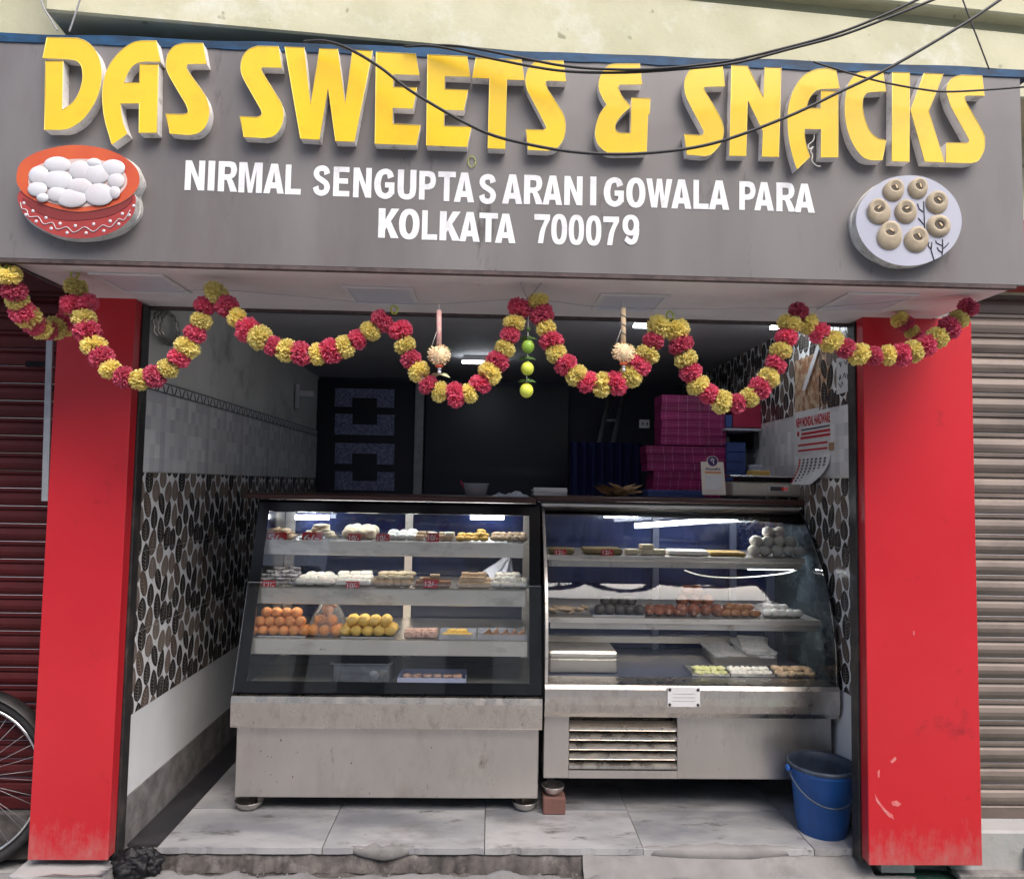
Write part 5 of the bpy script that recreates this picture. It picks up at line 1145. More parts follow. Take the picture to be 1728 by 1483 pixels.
# deck
dz = .501
def XD(p): return px(p, 1140, .52)
mb = MB(); w_, d_, h_ = (XD(665)-XD(562))/2, .085, .085
for (a0, a1, c0, c1, e0, e1) in ((-w_*.9, w_*.9, -d_*.9, -d_*.9+.002, 0, h_), (-w_*.9, w_*.9, d_*.9-.002, d_*.9, 0, h_), (-w_*.9, -w_*.9+.002, -d_*.9, d_*.9, 0, h_), (w_*.9-.002, w_*.9, -d_*.9, d_*.9, 0, h_), (-w_, w_, -d_, -d_*.9, h_, h_+.003), (-w_, w_, d_*.9, d_, h_, h_+.003), (-w_, -w_*.9, -d_*.9, d_*.9, h_, h_+.003), (w_*.9, w_, -d_*.9, d_*.9, h_, h_+.003), (-w_*.9, w_*.9, -d_*.9, d_*.9, 0, .002)): mb.box(a0, a1, c0, c1, e0, e1)
o = mb.build('plastic_bin', 'bin_plastic', loc=((XD(665)+XD(562))/2, .54, dz)); tag(o, 'clear plastic bin on the deck of the wide case', 'bin')
put('white_sweet', 'white round sweet inside the clear plastic bin', 'rounds in the plastic bin', WB, [((XD(630)), .53, dz+.022)])
put('white_sweet', 'tan round sweet inside the clear plastic bin', 'rounds in the plastic bin', meshes(lump(.021, .021, .019), 'sw_gold'), [((XD(645)), .56, dz+.022)])
tray('pale blue tray of round biscuits on the deck of the wide case', XD(674), XD(787), .45, .60, dz, 'tray_blue', .035)
put('biscuit', 'round pinkish biscuit in the pale blue tray', 'biscuits in the pale blue tray', meshes(disc(.02, .014), 'sw_pink'), [(XD(687+i*17), .48+j*.045, dz+.006+.012*j) for i in range(6) for j in range(2)], tilt=.2)
# price tags
def price(label, txt, pxc, pyc, w_, h_, Y):
    c_ = at(pxc, pyc, Y); k = (Y+2.58)/1230; W_, H_ = w_*k, h_*k
    t = thing('price_tag', label, 'price tag', c_, (R(-6), 0, 0), 'red price tags')
    MB().box(-W_/2, W_/2, 0, .002, -H_/2, H_/2, .0005).build('card', 'tag_red', t)
    mb = MB(); flat_text(mb, txt, -W_*.40, W_*.36, -H_*.30, H_*.32, -.0012, .012); mb.build('lettering', 'vinyl_white', t); return t
price('red price tag reading 5/-, first on the top shelf', '5/-', 466, 907, 34, 17, y1+.004)
price('red price tag reading 6/- on the top shelf', '6/-', 526, 907, 32, 17, y1+.004)
price('red 10/- price tag in front of the large white rounds', '10/-', 598, 908, 21, 15, y1+.004)
price('red 10/- price tag beside the pale smooth sweets', '10/-', 646, 908, 22, 15, y1+.004)
price('red 10/- price tag on the brown and white squares', '10/-', 731, 907, 20, 15, y1+.004)
price('red 12/- price tag at the left end of the second shelf', '12/-', 454, 987, 22, 15, y2+.004)
price('red 10/- price tag on the white blocks of the second shelf', '10/-', 595, 988, 22, 14, y2+.004)
price('red 12/- price tag on the brown barfi stack', '12/-', 727, 985, 24, 14, y2+.004)
# curved case, top shelf
zr1, yr1 = SHR[0][0]+.004, SHR[0][1]; zr2, yr2 = SHR[1][0]+.004, SHR[1][1]
def XA(p): return px(p, 932, yr1+.05)
def XB(p): return px(p, 1035, yr2+.05)
put('barfi', 'dark brown flat barfi at the left end of the curved case top shelf', 'dark barfi, curved case', meshes(brick(.11, .12, .018, .003), 'sw_olive'), [(XA(948), yr1+.09, zr1)], rz=0)
put('barfi', 'olive brown barfi slab with a price tag in the curved case', 'olive barfi, curved case', meshes(brick(.17, .13, .022, .004), 'sw_olive'), [(XA(1018), yr1+.10, zr1)], rz=0)
put('barfi', 'cream barfi bar in the curved case', 'cream barfi bars, curved case', meshes(brick(.055, .06, .022, .003), 'sw_cream'), [(XA(1066), yr1+.06, zr1), (XA(1090), yr1+.06, zr1), (XA(1112), yr1+.06, zr1), (XA(1092), yr1+.065, zr1+.0225)], rz=.03)
put('barfi', 'flat white slab in the middle of the curved case top shelf', 'white slab, curved case', meshes(brick(.17, .12, .018, .004), 'sw_white'), [(XA(1163), yr1+.09, zr1)], rz=0)
put('barfi', 'flat golden slab beside the pile of white rasgullas', 'golden slab, curved case', meshes(brick(.16, .12, .015, .004), 'sw_gold'), [(XA(1229), yr1+.09, zr1)], rz=0)
RAS = meshes(lump(.0265, .0265, .025, .07), 'sw_white')
pos = []
for k, row in enumerate(((1272, 1290, 1312, 1331, 1349), (1279, 1298, 1319, 1337), (1303, 1322))):
    for x in row: pos.append((XA(x), yr1+.05+.022*k, zr1+.023+k*.040))
    for x in row[:-1]: pos.append((XA(x+9), yr1+.10+.012*k, zr1+.023+k*.036))
put('rasgulla', 'round white rasgulla in the heap at the right end of the top shelf', 'white rasgullas heap', RAS, pos)
price('dim red 12/- price tag on the dark barfi of the curved case', '12/-', 946, 932, 20, 11, yr1+.006)
price('red 12/- price tag on the olive barfi of the curved case', '12/-', 1025, 932, 20, 11, yr1+.006)
# second shelf
put('slice_sweet', 'beige flat slice at the left end of the curved case lower shelf', 'beige slices, curved case', meshes(brick(.055, .03, .01, .002), 'sw_biscuit'), [(XB(932+i*11), yr2+.05+.02*(i % 2), zr2+.008+.006*(i % 3)) for i in range(6)], tilt=.45)
tray('steel tray behind the dark round sweets', XB(998), XB(1085), yr2+.015, yr2+.2, zr2-.003)
put('dark_sweet', 'dark round sweet on the lower shelf of the curved case', 'dark round sweets', meshes(lump(.024, .024, .023, .05), 'sw_black'), [(XB(1012+i*16.5), yr2+.045, zr2+.021) for i in range(5)]+[(XB(1023+i*14.5), yr2+.08, zr2+.052) for i in range(4)])
put('gulab_jamun', 'flattened dark brown jamun between the dark rounds and the tall heap', 'low jamuns', meshes(lump(.026, .026, .018), 'sw_jamun'), [(XB(1095+i*16), yr2+.05, zr2+.016) for i in range(4)]+[(XB(1100+i*16), yr2+.09, zr2+.022) for i in range(3)])
put('gulab_jamun', 'big glossy brown gulab jamun in the tall heap', 'gulab jamuns in the heap', meshes(lump(.0275, .0275, .026), 'sw_jamun'), [(XB(x), yr2+.05, zr2+.024) for x in (1150, 1170, 1190, 1210)]+[(XB(x), yr2+.075, zr2+.060) for x in (1154, 1176, 1196)]+[(XB(x), yr2+.09, zr2+.100) for x in (1163, 1180)])
put('langcha', 'golden brown oval sweet right of the gulab jamuns', 'golden ovals', meshes(lump(.030, .019, .017), 'sw_langcha'), [(XB(1224+i*16), yr2+.045, zr2+.014) for i in range(4)]+[(XB(1233+i*15), yr2+.065, zr2+.036) for i in range(3)], rz=.2)
put('egg_sweet', 'white egg-shaped sweet at the right end of the lower shelf', 'white ovals', meshes(lump(.027, .019, .018), 'sw_white'), [(XB(1294+i*13), yr2+.05, zr2+.015) for i in range(5)]+[(XB(1298+i*14), yr2+.075, zr2+.034) for i in range(3)], rz=.5)
# deck of the curved case
dk = .546
def XK(p): return px(p, 1140, .56)
o = MB().box(-.5, .5, -.5, .5, 0, 1, 0).build('x', 'steel_dull'); bpy.data.objects.remove(o)
t = thing('steel_box', 'closed steel box at the left of the curved case deck', 'box', ((XK(925)+XK(1038))/2, .60, dk)); w_ = (XK(1038)-XK(925))/2
MB().box(-w_, w_, -.09, .09, 0, .062, .006).build('box_body', 'steel_dull', t); MB().box(-w_-.002, w_+.002, -.092, .092, .0625, .090, .008).build('lid', 'steel_shelf', t)
tray('steel tray of green flower sweets on the curved case deck', XK(1158), XK(1220), .47, .62, dk, 'steel_bright', .014)
put('green_sweet', 'pale green flower-shaped sweet on the deck tray', 'green flower sweets', meshes(lump(.021, .021, .011, .2), 'sw_green'), [(XK(1172+i*13), .49+.035*j, dk+.012+.01*j) for i in range(4) for j in range(2)])
tray('steel tray of small white bits on the curved case deck', XK(1222), XK(1294), .47, .62, dk, 'steel_bright', .014)
put('white_sweet', 'small white bit in the middle deck tray of the curved case', 'white bits', meshes(lump(.014, .015, .013, .15), 'sw_white'), [(XK(1228+i*9.5)+random.uniform(-.003, .003), .485+.03*j, dk+.013+.010*j) for i in range(7) for j in range(2)])
tray('steel tray of tan ring sweets at the right of the curved case deck', XK(1297), XK(1372), .47, .62, dk, 'steel_bright', .014)
def ringm():
    mb = MB(); mb.tube([(.017*math.cos(a_), .017*math.sin(a_), .009) for a_ in [2*PI*k/14 for k in range(15)]], .009, 7); return mb
put('ring_sweet', 'tan ring-shaped sweet in the right deck tray', 'tan rings', meshes(ringm, 'sw_biscuit'), [(XK(1306+i*16), .49+.04*j, dk+.003+.012*j) for i in range(4) for j in range(2)], tilt=.2)
for i, (x0, x1, z, r_) in enumerate(((1215, 1265, .0, .1), (1268, 1330, .0, -.15), (1272, 1326, .014, .12), (1276, 1322, .028, -.2))):
    o = MB().box(-(XK(x1)-XK(x0))/2, (XK(x1)-XK(x0))/2, -.09, .09, 0, .011, .001).build('newspaper', 'paper_news', loc=((XK(x0)+XK(x1))/2, .76, dk+.0455+z), rot=(R(8), 0, r_))
    tag(o, ['folded newspaper lying alone behind the deck trays', 'lowest newspaper in the stack on the curved case deck', 'middle newspaper in the stack on the curved case deck', 'topmost newspaper in the stack on the curved case deck'][i], 'newspaper')
o = MB().box(-.14, .14, -.1, .1, 0, .044, .003).build('metal_stand', 'steel_dull', loc=(XK(1275), .77, dk)); tag(o, 'low metal stand under the newspapers in the curved case', 'stand')

# ------------------------------------------------------------------ on top of the counter
ct = 1.272; cr = 1.281
def XT(p, Y=.75): return px(p, 825, Y)
t = thing('plastic_tub', 'open plastic tub of reddish sweets on the counter top', 'tub', (XT(803), .75, ct))
mb = MB(); mb.lathe([(.045, 0), (.047, .002), (.060, .055), (.064, .056), (.064, .059), (.057, .057), (.046, .004), (.001, .004)], 24); mb.build('tub_wall', 'tray_clear', t)
MB().ball((0, 0, .022), .048, .048, .018, 14, 8, .15).build('tub_filling', 'sw_pink', t); MB().tube([(-.05, 0, .03), (-.07, 0, .068)], .005, 6).build('spoon', 'box_red', t)
def crumple(name, label, cat, loc, sx, sy, h, mat, seed):
    vs, fs = grid(-1, 1, -1, 1, 26, 20, lambda x, y: 0); out = []
    for x, y, z in vs:
        e = max(0, 1-max(abs(x), abs(y))**4); q = noise.turbulence(Vector((x*1.6+seed, y*1.6, seed)), 4, False)
        out.append((x*sx*(1+.1*noise.noise(Vector((y*3, seed, 0)))), y*sy, .002+h*e*(.25+q)))
    o = MB().add(out, fs, False).build(name, mat, loc=loc, fixn=False); return tag(o, label, cat)
crumple('plastic_bag', 'flat crumpled clear plastic bags on the counter top', 'plastic bag', (XT(862), .74, ct), .085, .07, .03, 'plastic_bag', 4)
for k in range(4): 
    o = MB().box(-.075, .075, -.06, .06, 0, .0085, .001).build('paper_pad', 'paper', loc=(XT(927)+.004*(k % 2), .76, cr+k*.009), rot=(0, 0, .05*(-1)**k)); tag(o, 'pale paper sheet pad in the low stack beside the plastic bags', 'paper', 'paper pads on the counter')
bp_ = thing('dry_leaf_bundle', 'bundle of dry brown leaves on the counter top', 'leaves', (XT(1046), .76, cr))
rn = random.Random(5)
for k in range(26):
    a_ = rn.uniform(-.6, .6)+(PI if rn.random() < .5 else 0); L_ = rn.uniform(.05, .11); z = rn.uniform(.004, .03); c_, s_ = math.cos(a_), math.sin(a_)
    p = Vector((rn.uniform(-.04, .04), rn.uniform(-.03, .03), z)); d = Vector((c_, s_*.5, rn.uniform(-.1, .45))); w_ = Vector((-s_, c_, .5))*.016
    d.z = max(d.z, -z/L_*.8)
    MB().add([p-w_*.3, p+d*L_*.5-w_, p+d*L_, p+d*L_*.5+w_, p+w_*.3], [(0, 1, 2, 3, 4)]).build('dry_leaf', 'brown_leaf', bp_)
# payment card stand
t = thing('payment_card', 'cream payment card with a purple PhonePe roundel on the counter', 'card', at(1205, 835, .70), (R(-8), 0, 0))
k = 3.28/1230
poly = [(-20*k, 0), (20.5*k, 0), (18.5*k, 57*k), (9.5*k, 57*k)]+[(10*k*math.cos(a_)+0*k, (58+9.5*math.sin(a_))*k) for a_ in [R(d_) for d_ in range(15, 170, 14)]]+[(-9.5*k, 57*k), (-20.5*k, 57*k)]
MB().prism(poly, 0, .004).build('card_face', 'card_cream', t)
MB().lathe([(8.6*k, 0), (.0001, 0)], 24, center=(-.2*k, -.0012, 58*k), axis='y').build('roundel', 'ink_purple', t)
mb = MB(); zc = 58*k
def qd(a_, b_, c_, d_): mb.add([(a_*k, -.002, zc+b_*k), (c_*k, -.002, zc+b_*k), (c_*k, -.002, zc+d_*k), (a_*k, -.002, zc+d_*k)], [(0, 1, 2, 3)])
qd(-4.6, 2.2, 3.6, 3.4); qd(.6, -5.2, 1.9, 2.1); qd(-3.2, -.2, -2.1, 2.1); qd(-2.0, -1.2, .5, -.2)
mb.add([(-2.6*k, -.002, zc+6.2*k), (-1.2*k, -.002, zc+6.4*k), (1.6*k, -.002, zc+3.5*k), (.2*k, -.002, zc+3.5*k)], [(0, 1, 2, 3)]); mb.build('logo_mark', 'vinyl_white', t)
mb = MB(); flat_text(mb, 'PhonePe', -12.5*k, 12.5*k, 42.5*k, 46.5*k, -.0012, .02); mb.build('lettering', 'ink_purple', t)
MB().box(-14*k, 14*k, -.0012, -.0002, 37*k, 40*k).build('orange_bar', 'orange_bar', t)
MB().box(-14*k, 14*k, -.0012, -.0002, 9*k, 33.5*k).build('blank_panel', 'paper', t)
# weighing scale
t = thing('weighing_scale', 'steel weighing scale with a small display on the counter', 'scale', (at(1290, 835, .80).x, .86, cr)); k = 3.4/1230
MB().box(-62*k, 62*k, -.12, .12, .012, .012+24*k, .006).build('scale_body', 'scale_steel', t)
MB().box(-66*k, 66*k, -.125, .125, .012+32*k, .012+35*k, .002).build('scale_pan', 'steel_bright', t); MB().box(-40*k, 40*k, -.05, .05, .012+24.2*k, .012+31.9*k).build('pan_support', 'black_metal', t)
MB().box(-3*k, 33*k, -.124, -.1205, .012+8*k, .012+19*k, .001).build('display_bezel', 'panel_frame', t); MB().box(1*k, 24*k, -.1255, -.1242, .012+10*k, .012+17*k).build('display', 'lcd', t)
mb = MB(); flat_text(mb, '0.0', 20*k, 30*k, .012+10.5*k, .012+16.5*k, -.1265, .02); mb.build('display_digits', 'led_red', t)
for sx in (-1, 1):
    for sy in (-1, 1): MB().lathe([(.012, 0), (.012, .0125)], 10, center=(sx*52*k, sy*.09, 0)).build('foot', 'black_metal', t)
MB().box(-20*k, 10*k, -.06, .02, .012+35.2*k, .012+44*k, .002).build('paper_slip', 'sw_yellow', t)

# ------------------------------------------------------------------ back of the shop
# stacked magenta sweet boxes on a rack
def sweet_box(W_, D_, H_):
    mb = MB(); mb.box(-W_/2, W_/2, -D_/2, D_/2, 0, H_, .001); mb.cur = 1
    for x in (-W_*.28, W_*.28): mb.box(x-.0012, x+.0012, -D_/2-.0006, -D_/2-.0001, H_*.06, H_*.94)
    mb.box(-W_/2, W_/2, -D_/2-.0006, -D_/2-.0001, H_*.42, H_*.45)
    me = mb.mesh('sweet_box'); me.materials.append(MATS['box_magenta']); me.materials.append(MATS['box_line']); return me
SB = sweet_box(.118, .16, .0435)
BYY = 1.35
rk = thing('box_rack', 'low dark rack carrying the stacked magenta boxes', 'rack', (at(1150, 820, BYY).x, BYY, FLOOR))
xr = rk.location.x
MB().box(-.24, .40, -.12, .14, 1.22, 1.25).build('rack_shelf', 'black_metal', rk)
for x in (-.225, .385):
    for y in (-.1, .12): MB().box(x-.012, x+.012, y-.012, y+.012, 0, 1.2195).build('rack_post', 'black_metal', rk)
zb_ = FLOOR+1.2505
for r_ in range(6):
    for c_ in range(4):
        x = at(1113+c_*34.5-(2.5*r_ if r_ > 2 else 0), 780, BYY).x
        place('sweet_box', SB, None, None, (x+.004*((r_*7+c_*3) % 3-1), BYY-.02, zb_+r_*.0445), (0, 0, .02*((r_*5+c_) % 3-1)))
xs0 = at(1120, 720, BYY).x
for r_ in range(6):
    for c_ in range(3):
        place('sweet_box', SB, None, None, (at(1128+c_*34, 700, BYY).x+.004*((r_*3+c_) % 3-1), BYY-.02, zb_+.2725+r_*.0445), (0, 0, .02*((r_+c_*2) % 3-1)))
for o in list(C.objects):
    if o.name.startswith('sweet_box') and o.type == 'MESH' and o.parent is None and 'label' not in o:
        tag(o, 'flat magenta sweet box in the tall stack behind the counter', 'box', 'magenta boxes in the tall stack')
def sticker_box(name, label, x0, x1, y, py0, py1, mat, dep=.2, group=None):
    a_ = at(x0, py1, y); b_ = at(x1, py0, y); return tag(MB().box(a_.x, b_.x, y, y+dep, a_.z, b_.z, .002).build(name, mat), label, 'box', group)
lb = ['upper', 'second', 'third', 'lowest']
for k in range(2): sticker_box('label_box', ['white fronted box above, right of the magenta stack', 'white fronted box below, right of the magenta stack'][k], 1194, 1224, BYY-.06, 738+k*16, 753+k*16, 'box_white')
sticker_box('label_box', 'white fronted box at the top right of the magenta stack', 1184, 1218, BYY-.06, 684, 702, 'box_white')
sticker_box('gift_box', 'small red box right of the magenta stack, near a white sticker', 1188, 1224, BYY-.06, 704, 727, 'box_red')
ws = thing('wall_shelf', 'grey shelf on the right wall carrying red boxes', 'shelf', (0, 0, 0)); SWY = 1.2
a_ = at(1224, 722, SWY); MB().box(a_.x, RX-.01, SWY, SWY+.5, a_.z-.012, a_.z).build('shelf_board', 'box_white', ws); MB().box(RX-.03, RX-.0105, SWY+.05, SWY+.45, a_.z-.1, a_.z-.0125).build('shelf_bracket', 'black_metal', ws)
sticker_box('gift_box', 'wide red box lying on the right wall shelf', 1237, 1302, SWY+.03, 701, 721, 'box_red'); sticker_box('gift_box', 'second red box on top of the wide red box', 1240, 1300, SWY+.035, 682, 700.6, 'box_red'); sticker_box('gift_box', 'small blue box beside the red boxes on the wall shelf', 1225, 1236, SWY+.03, 700, 721, 'box_blue')
cb = thing('side_cabinet', 'pale grey cabinet against the right wall behind the weighing scale', 'cabinet', (0, 0, 0)); a_ = at(1226, 812, SWY); MB().box(a_.x-.01, RX-.012, SWY, SWY+.4, FLOOR, a_.z, .003).build('cabinet_body', 'room_dark', cb)
for k in range(4):
    z0_ = a_.z+.001+k*.052; o = MB().box(a_.x+.01, at(1262, 800, SWY).x, SWY+.03, SWY+.2, z0_, z0_+.05, .002).build('blue_carton', 'box_blue'); tag(o, 'flat blue carton in the stack on the grey cabinet', 'carton', 'blue cartons on the cabinet')
o = MB().box(at(1268, 790, SWY).x, at(1302, 790, SWY).x, SWY+.02, SWY+.15, a_.z+.001, a_.z+.09, .008).build('white_canister', 'box_white'); tag(o, 'grey-white container beside the blue cartons', 'container')
for k in range(2):
    o = MB().box(at(1088, 825, 1.0).x, at(1182, 825, 1.0).x, .93, 1.05, cr+.001+k*.017, cr+.017+k*.017, .001).build('carton_strip', 'box_blue'); tag(o, ['lower long blue-grey carton on the counter beside the card', 'upper long blue-grey carton on the counter beside the card'][k], 'carton')
# back wall: dark door with stone-patterned panels, post, black panel painted as a dark opening, curtain, ladder
dr = thing('panelled_door', 'dark door with speckled square panels at the back', 'door', (0, 0, 0)); YD = YB-.03
a_ = at(520, 640, YD); b_ = at(700, 900, YD); MB().box(a_.x, b_.x, YD, YB-.001, FLOOR, a_.z).build('door_leaf', 'door_dark', dr)
k = (YD+2.58)/1230
for (y_t, y_b, up_) in ((655, 688, 1), (698, 735, 0), (747, 784, 1), (795, 828, 0)):
    p0 = at(566, y_t, YD); p1 = at(665, y_b, YD); xa, xb, za, zb2 = p0.x, p1.x, p1.z, p0.z; n1 = xa+(xb-xa)*.29; n2 = xa+(xb-xa)*.71; zm = (za+zb2)/2
    poly = [(xa, za), (n1, za), (n1, zm), (n2, zm), (n2, za), (xb, za), (xb, zb2), (xa, zb2)] if up_ else [(xa, za), (xb, za), (xb, zb2), (n2, zb2), (n2, zm), (n1, zm), (n1, zb2), (xa, zb2)]
    MB().prism(poly, YD-.006, YD-.0005).build('stone_panel', 'granite', dr)
a_ = at(702, 640, YD-.03); b_ = at(717, 640, YD-.03); o = MB().box(a_.x, b_.x, YD-.05, YD-.002, FLOOR, CEIL-.002, .003).build('door_post', 'galvanised'); tag(o, 'slim grey post right of the panelled door', 'post')
a_ = at(720, 650, YD); b_ = at(960, 650, YD); o = MB().box(a_.x, b_.x, YD, YB-.001, FLOOR, a_.z).build('black_doorway_panel', 'door_dark'); tag(o, 'black panel standing for the dark doorway at the back of the shop', 'doorway')  # flat black slab, the dark beyond the doorway is painted
a_ = at(962, 745, 2.0); b_ = at(1084, 745, 2.0)
vs = []; fs = []; n = 40
for i in range(n+1):
    x = a_.x+(b_.x-a_.x)*i/n; y = 2.0+.02*math.sin(i*1.3); vs += [(x, y, FLOOR+.05), (x, y, a_.z)]
fs = [(2*i, 2*i+2, 2*i+3, 2*i+1) for i in range(n)]; tag(MB().add(vs, fs, True).build('cloth_curtain', 'curtain_blue', fixn=False), 'dark blue cloth hanging behind the counter', 'curtain')
ld = thing('ladder', 'grey ladder leaning at the back of the shop', 'ladder', (0, 0, 0)); p0, p1 = at(1012, 745, 2.3), at(1032, 655, 2.6); q0, q1 = at(1035, 745, 2.3), at(1055, 655, 2.6)
for u, v in ((p0, p1), (q0, q1)):
    d = (v-u); u2 = u-d*((u.z-FLOOR)/d.z); MB().tube([u2, v], .018, 6).build('rail', 'galvanised', ld)
for t_ in [i/8 for i in range(1, 8)]:
    u2 = p0-(p1-p0)*((p0.z-FLOOR)/(p1-p0).z); v2 = q0-(q1-q0)*((q0.z-FLOOR)/(q1-q0).z); MB().tube([u2.lerp(p1, t_), v2.lerp(q1, t_)], .011, 6).build('rung', 'galvanised', ld)
# round-topped vent window at the back
c_ = at(625, 612, YB-.004); t = thing('fanlight', 'half-round pale window high on the back wall', 'window', c_); r_ = 27*k
poly = [(r_*math.cos(a_), -r_*math.sin(a_)*.72) for a_ in [PI*i/16 for i in range(17)]]
MB().prism(poly, -.004, 0).build('pane', 'paper', t)
for s_ in (-1, 1): MB().tube([(0, -.006, -r_*.5), (s_*r_*.8, -.006, 0)], .007, 5).build('bar', 'black_metal', t)
# lit tubes on the ceiling
for i, (x, y, w_) in enumerate(((812, 609, 32), (1105, 547, 36), (1425, 552, 26))):
    p = atz(x, y, CEIL-.03); kk = (p.y+2.58)/1230; t = thing('ceiling_tube', ['lit tube lamp on the shop ceiling near the middle', 'lit tube lamp on the ceiling between the right garlands', 'lit tube lamp high by the right wall'][i], 'lamp', p, group='lit tubes on the shop ceiling')
    if i == 2: p.x = min(p.x, RX-.1); t.location = p
    MB().box(-w_*kk*.95, w_*kk*.95, -.02, .02, -.002, .028).build('housing', 'panel_frame', t); MB().box(-w_*kk, w_*kk, -.016, .016, -.016, -.0025).build('tube', 'lamp_white', t)
# small fittings on the left wall
t = thing('wall_box', 'small pale electric box on the left wall', 'electric box', (LX+.012, at(487, 667, 2.2).y, at(487, 667, 2.2).z)); MB().box(0, .025, -.03, .03, -.09, .07, .003).build('box_case', 'panel_frame', t); MB().box(.026, .12, -.02, .02, -.01, .03, .002).build('arm', 'panel_frame', t)
sw = thing('switch_plate', 'white switch plate left of the magenta boxes', 'switch', at(1088, 715, 1.7)); MB().box(-.03, .03, 0, .02, -.025, .025, .003).build('plate', 'panel_frame', sw)
for x in (-.012, .014): MB().box(x-.004, x+.004, -.0015, -.0002, -.008, .008).build('rocker', 'ink_dark', sw)
# hanging bunch of keys / chain on the left wall
p = atx(281, 553, LX+.02); t = thing('chain_bundle', 'dark coiled chain hanging high on the left wall', 'chain', p)
for q in range(3):
    for i in range(18):
        a_ = 2*PI*i/18; mbk = MB(); r1, r2 = (.085-.012*q), (.045-.008*q)*2.0
    mb = MB(); pts = [Vector((.006*q+.004*math.sin(i*2.1), (.11-.02*q)*math.cos(2*PI*i/40), (.062-.006*q)*math.sin(2*PI*i/40)*1.05+.003*math.sin(i*3))) for i in range(41)]
    mb.tube(pts, .0045, 5); mb.build('chain_loop', 'steel_dull', t)

# calendar and note on the right wall
cal = thing('wall_calendar', 'paper wall calendar with red hardware shop lettering on the right wall', 'calendar', (RX-.004, 0, 0)); 
def rw(px_, py_): return atx(px_, py_, RX-.004)
p0 = rw(1402, 560); p1 = rw(1341, 570); ya, yb_ = p0.y, p1.y; ztop = 1.93; zart = rw(1370, 690).z; zhead = rw(1370, 768).z; zbot = rw(1372, 818).z
# local frame: u runs from the back (left in the picture) to the front
def cal_box(name, mat, u0, u1, za, zb2, off, par=cal):
    y_0 = yb_+(ya-yb_)*u0; y_1 = yb_+(ya-yb_)*u1; return MB().box(-off-.0012, -off, min(y_0, y_1), max(y_0, y_1), za, zb2).build(name, mat, par)
cal_box('picture_sheet', 'calendar_art', 0, 1, zart, ztop, .0); cal_box('heading_sheet', 'paper', 0, 1, zhead, zart-.0005, .0)
def wall_text(txt, u0, u1, za, zb2, off, mat, name='lettering', bold=.02):
    mb = MB(); flat_text(mb, txt, 0, 1, 0, 1, 0, bold); y_0 = yb_+(ya-yb_)*u0; y_1 = yb_+(ya-yb_)*u1
    mb.v = [(-off, y_0+(y_1-y_0)*x, za+(zb2-za)*z) for x, y, z in mb.v]; mb.build(name, mat, cal, fixn=False)
hd = zart-zhead
wall_text('NEW MONDAL HARDWARE', .04, .97, zart-hd*.36, zart-hd*.14, .0018, 'ink_red', bold=.04)
wall_text('P.C. BANERJEE ROAD, KOL-79', .2, .97, zart-hd*.47, zart-hd*.39, .0018, 'ink_dark') if False else cal_box('print_line', 'ink_dark', .2, .96, zart-hd*.44, zart-hd*.41, .0014)
cal_box('print_line', 'ink_red', .2, .97, zart-hd*.54, zart-hd*.49, .0014); cal_box('red_rule', 'ink_red', .17, .97, zart-hd*.63, zart-hd*.58, .0014)
for i in range(2): cal_box('print_line', 'ink_red', .1, .9, zart-hd*(.78+.12*i), zart-hd*(.74+.12*i), .0014)
MB().lathe([(.013, 0), (.0001, 0)], 14, center=(-.0016, yb_+(ya-yb_)*.1, zart-hd*.5), axis='x').build('red_badge', 'ink_red', cal)
# curling date sheet
n = 14; mb = MB(); vs = []
for i in range(n+1):
    t_ = i/n; z = zhead-(zhead-zbot)*t_; o_ = .0+.05*t_**2
    vs += [(-o_, yb_+(ya-yb_)*(.08+.1*t_), z), (-o_*1.25-.002, yb_+(ya-yb_)*(.98-.15*t_**2), z)]
mb.add(vs, [(2*i, 2*i+1, 2*i+3, 2*i+2) for i in range(n)], True); mb.build('date_sheet', 'paper', cal, fixn=False)
for r_ in range(8):
    for c_ in range(7):
        t_ = (r_+1)/9.5; z = zhead-(zhead-zbot)*t_; u = .14+c_*.115; o_ = .052*t_**2+.0035; y_0 = yb_+(ya-yb_)*u; y_1 = yb_+(ya-yb_)*(u+.05)
        MB().add([(-o_, y_0, z), (-o_, y_1, z), (-o_-.003, y_1, z-.009), (-o_-.003, y_0, z-.009)], [(0, 1, 2, 3)]).build('date_mark', 'ink_dark' if c_ else 'ink_red', cal, fixn=False)
MB().box(-.004, -.0025, ya-.025, ya+.02, zhead+.012, zhead+.045).build('tape_piece', 'tape', cal)
# white strip tucked across the picture
mb = MB(); q0, q1 = rw(1383, 585), rw(1360, 658); mb.add([(-.006, q0.y-.02, q0.z), (-.006, q0.y+.012, q0.z+.01), (-.012, q1.y+.016, q1.z), (-.012, q1.y-.02, q1.z-.004)], [(0, 1, 2, 3)]); mb.build('paper_strip', 'paper', cal, fixn=False)
nt_ = thing('handwritten_note', 'white handwritten paper note on the right wall by the red pillar', 'note', (RX-.011, 0, 0)); y0n, y1n = rw(1450, 620).y, rw(1415, 620).y
MB().box(-.002, -.0005, min(y0n, y1n), max(y0n, y1n), rw(1430, 662).z, rw(1430, 600).z).build('note_sheet', 'paper', nt_)
zt_ = rw(1430, 612).z
for i, (u0, u1, dz_) in enumerate(((.15, .3, .0), (.38, .6, .0), (.65, .75, -.01), (.15, .25, -.055), (.32, .5, -.05), (.55, .62, -.058), (.8, .84, -.05), (.1, .35, -.085))):
    y_0 = y1n+(y0n-y1n)*u0; y_1 = y1n+(y0n-y1n)*u1; MB().tube(crom([(-.0028, y_0+(y_1-y_0)*t_, zt_+dz_+.012*math.sin(t_*9+i)) for t_ in (0, .25, .5, .75, 1)], 3), .0013, 4).build('pen_stroke', 'ink_dark', nt_)

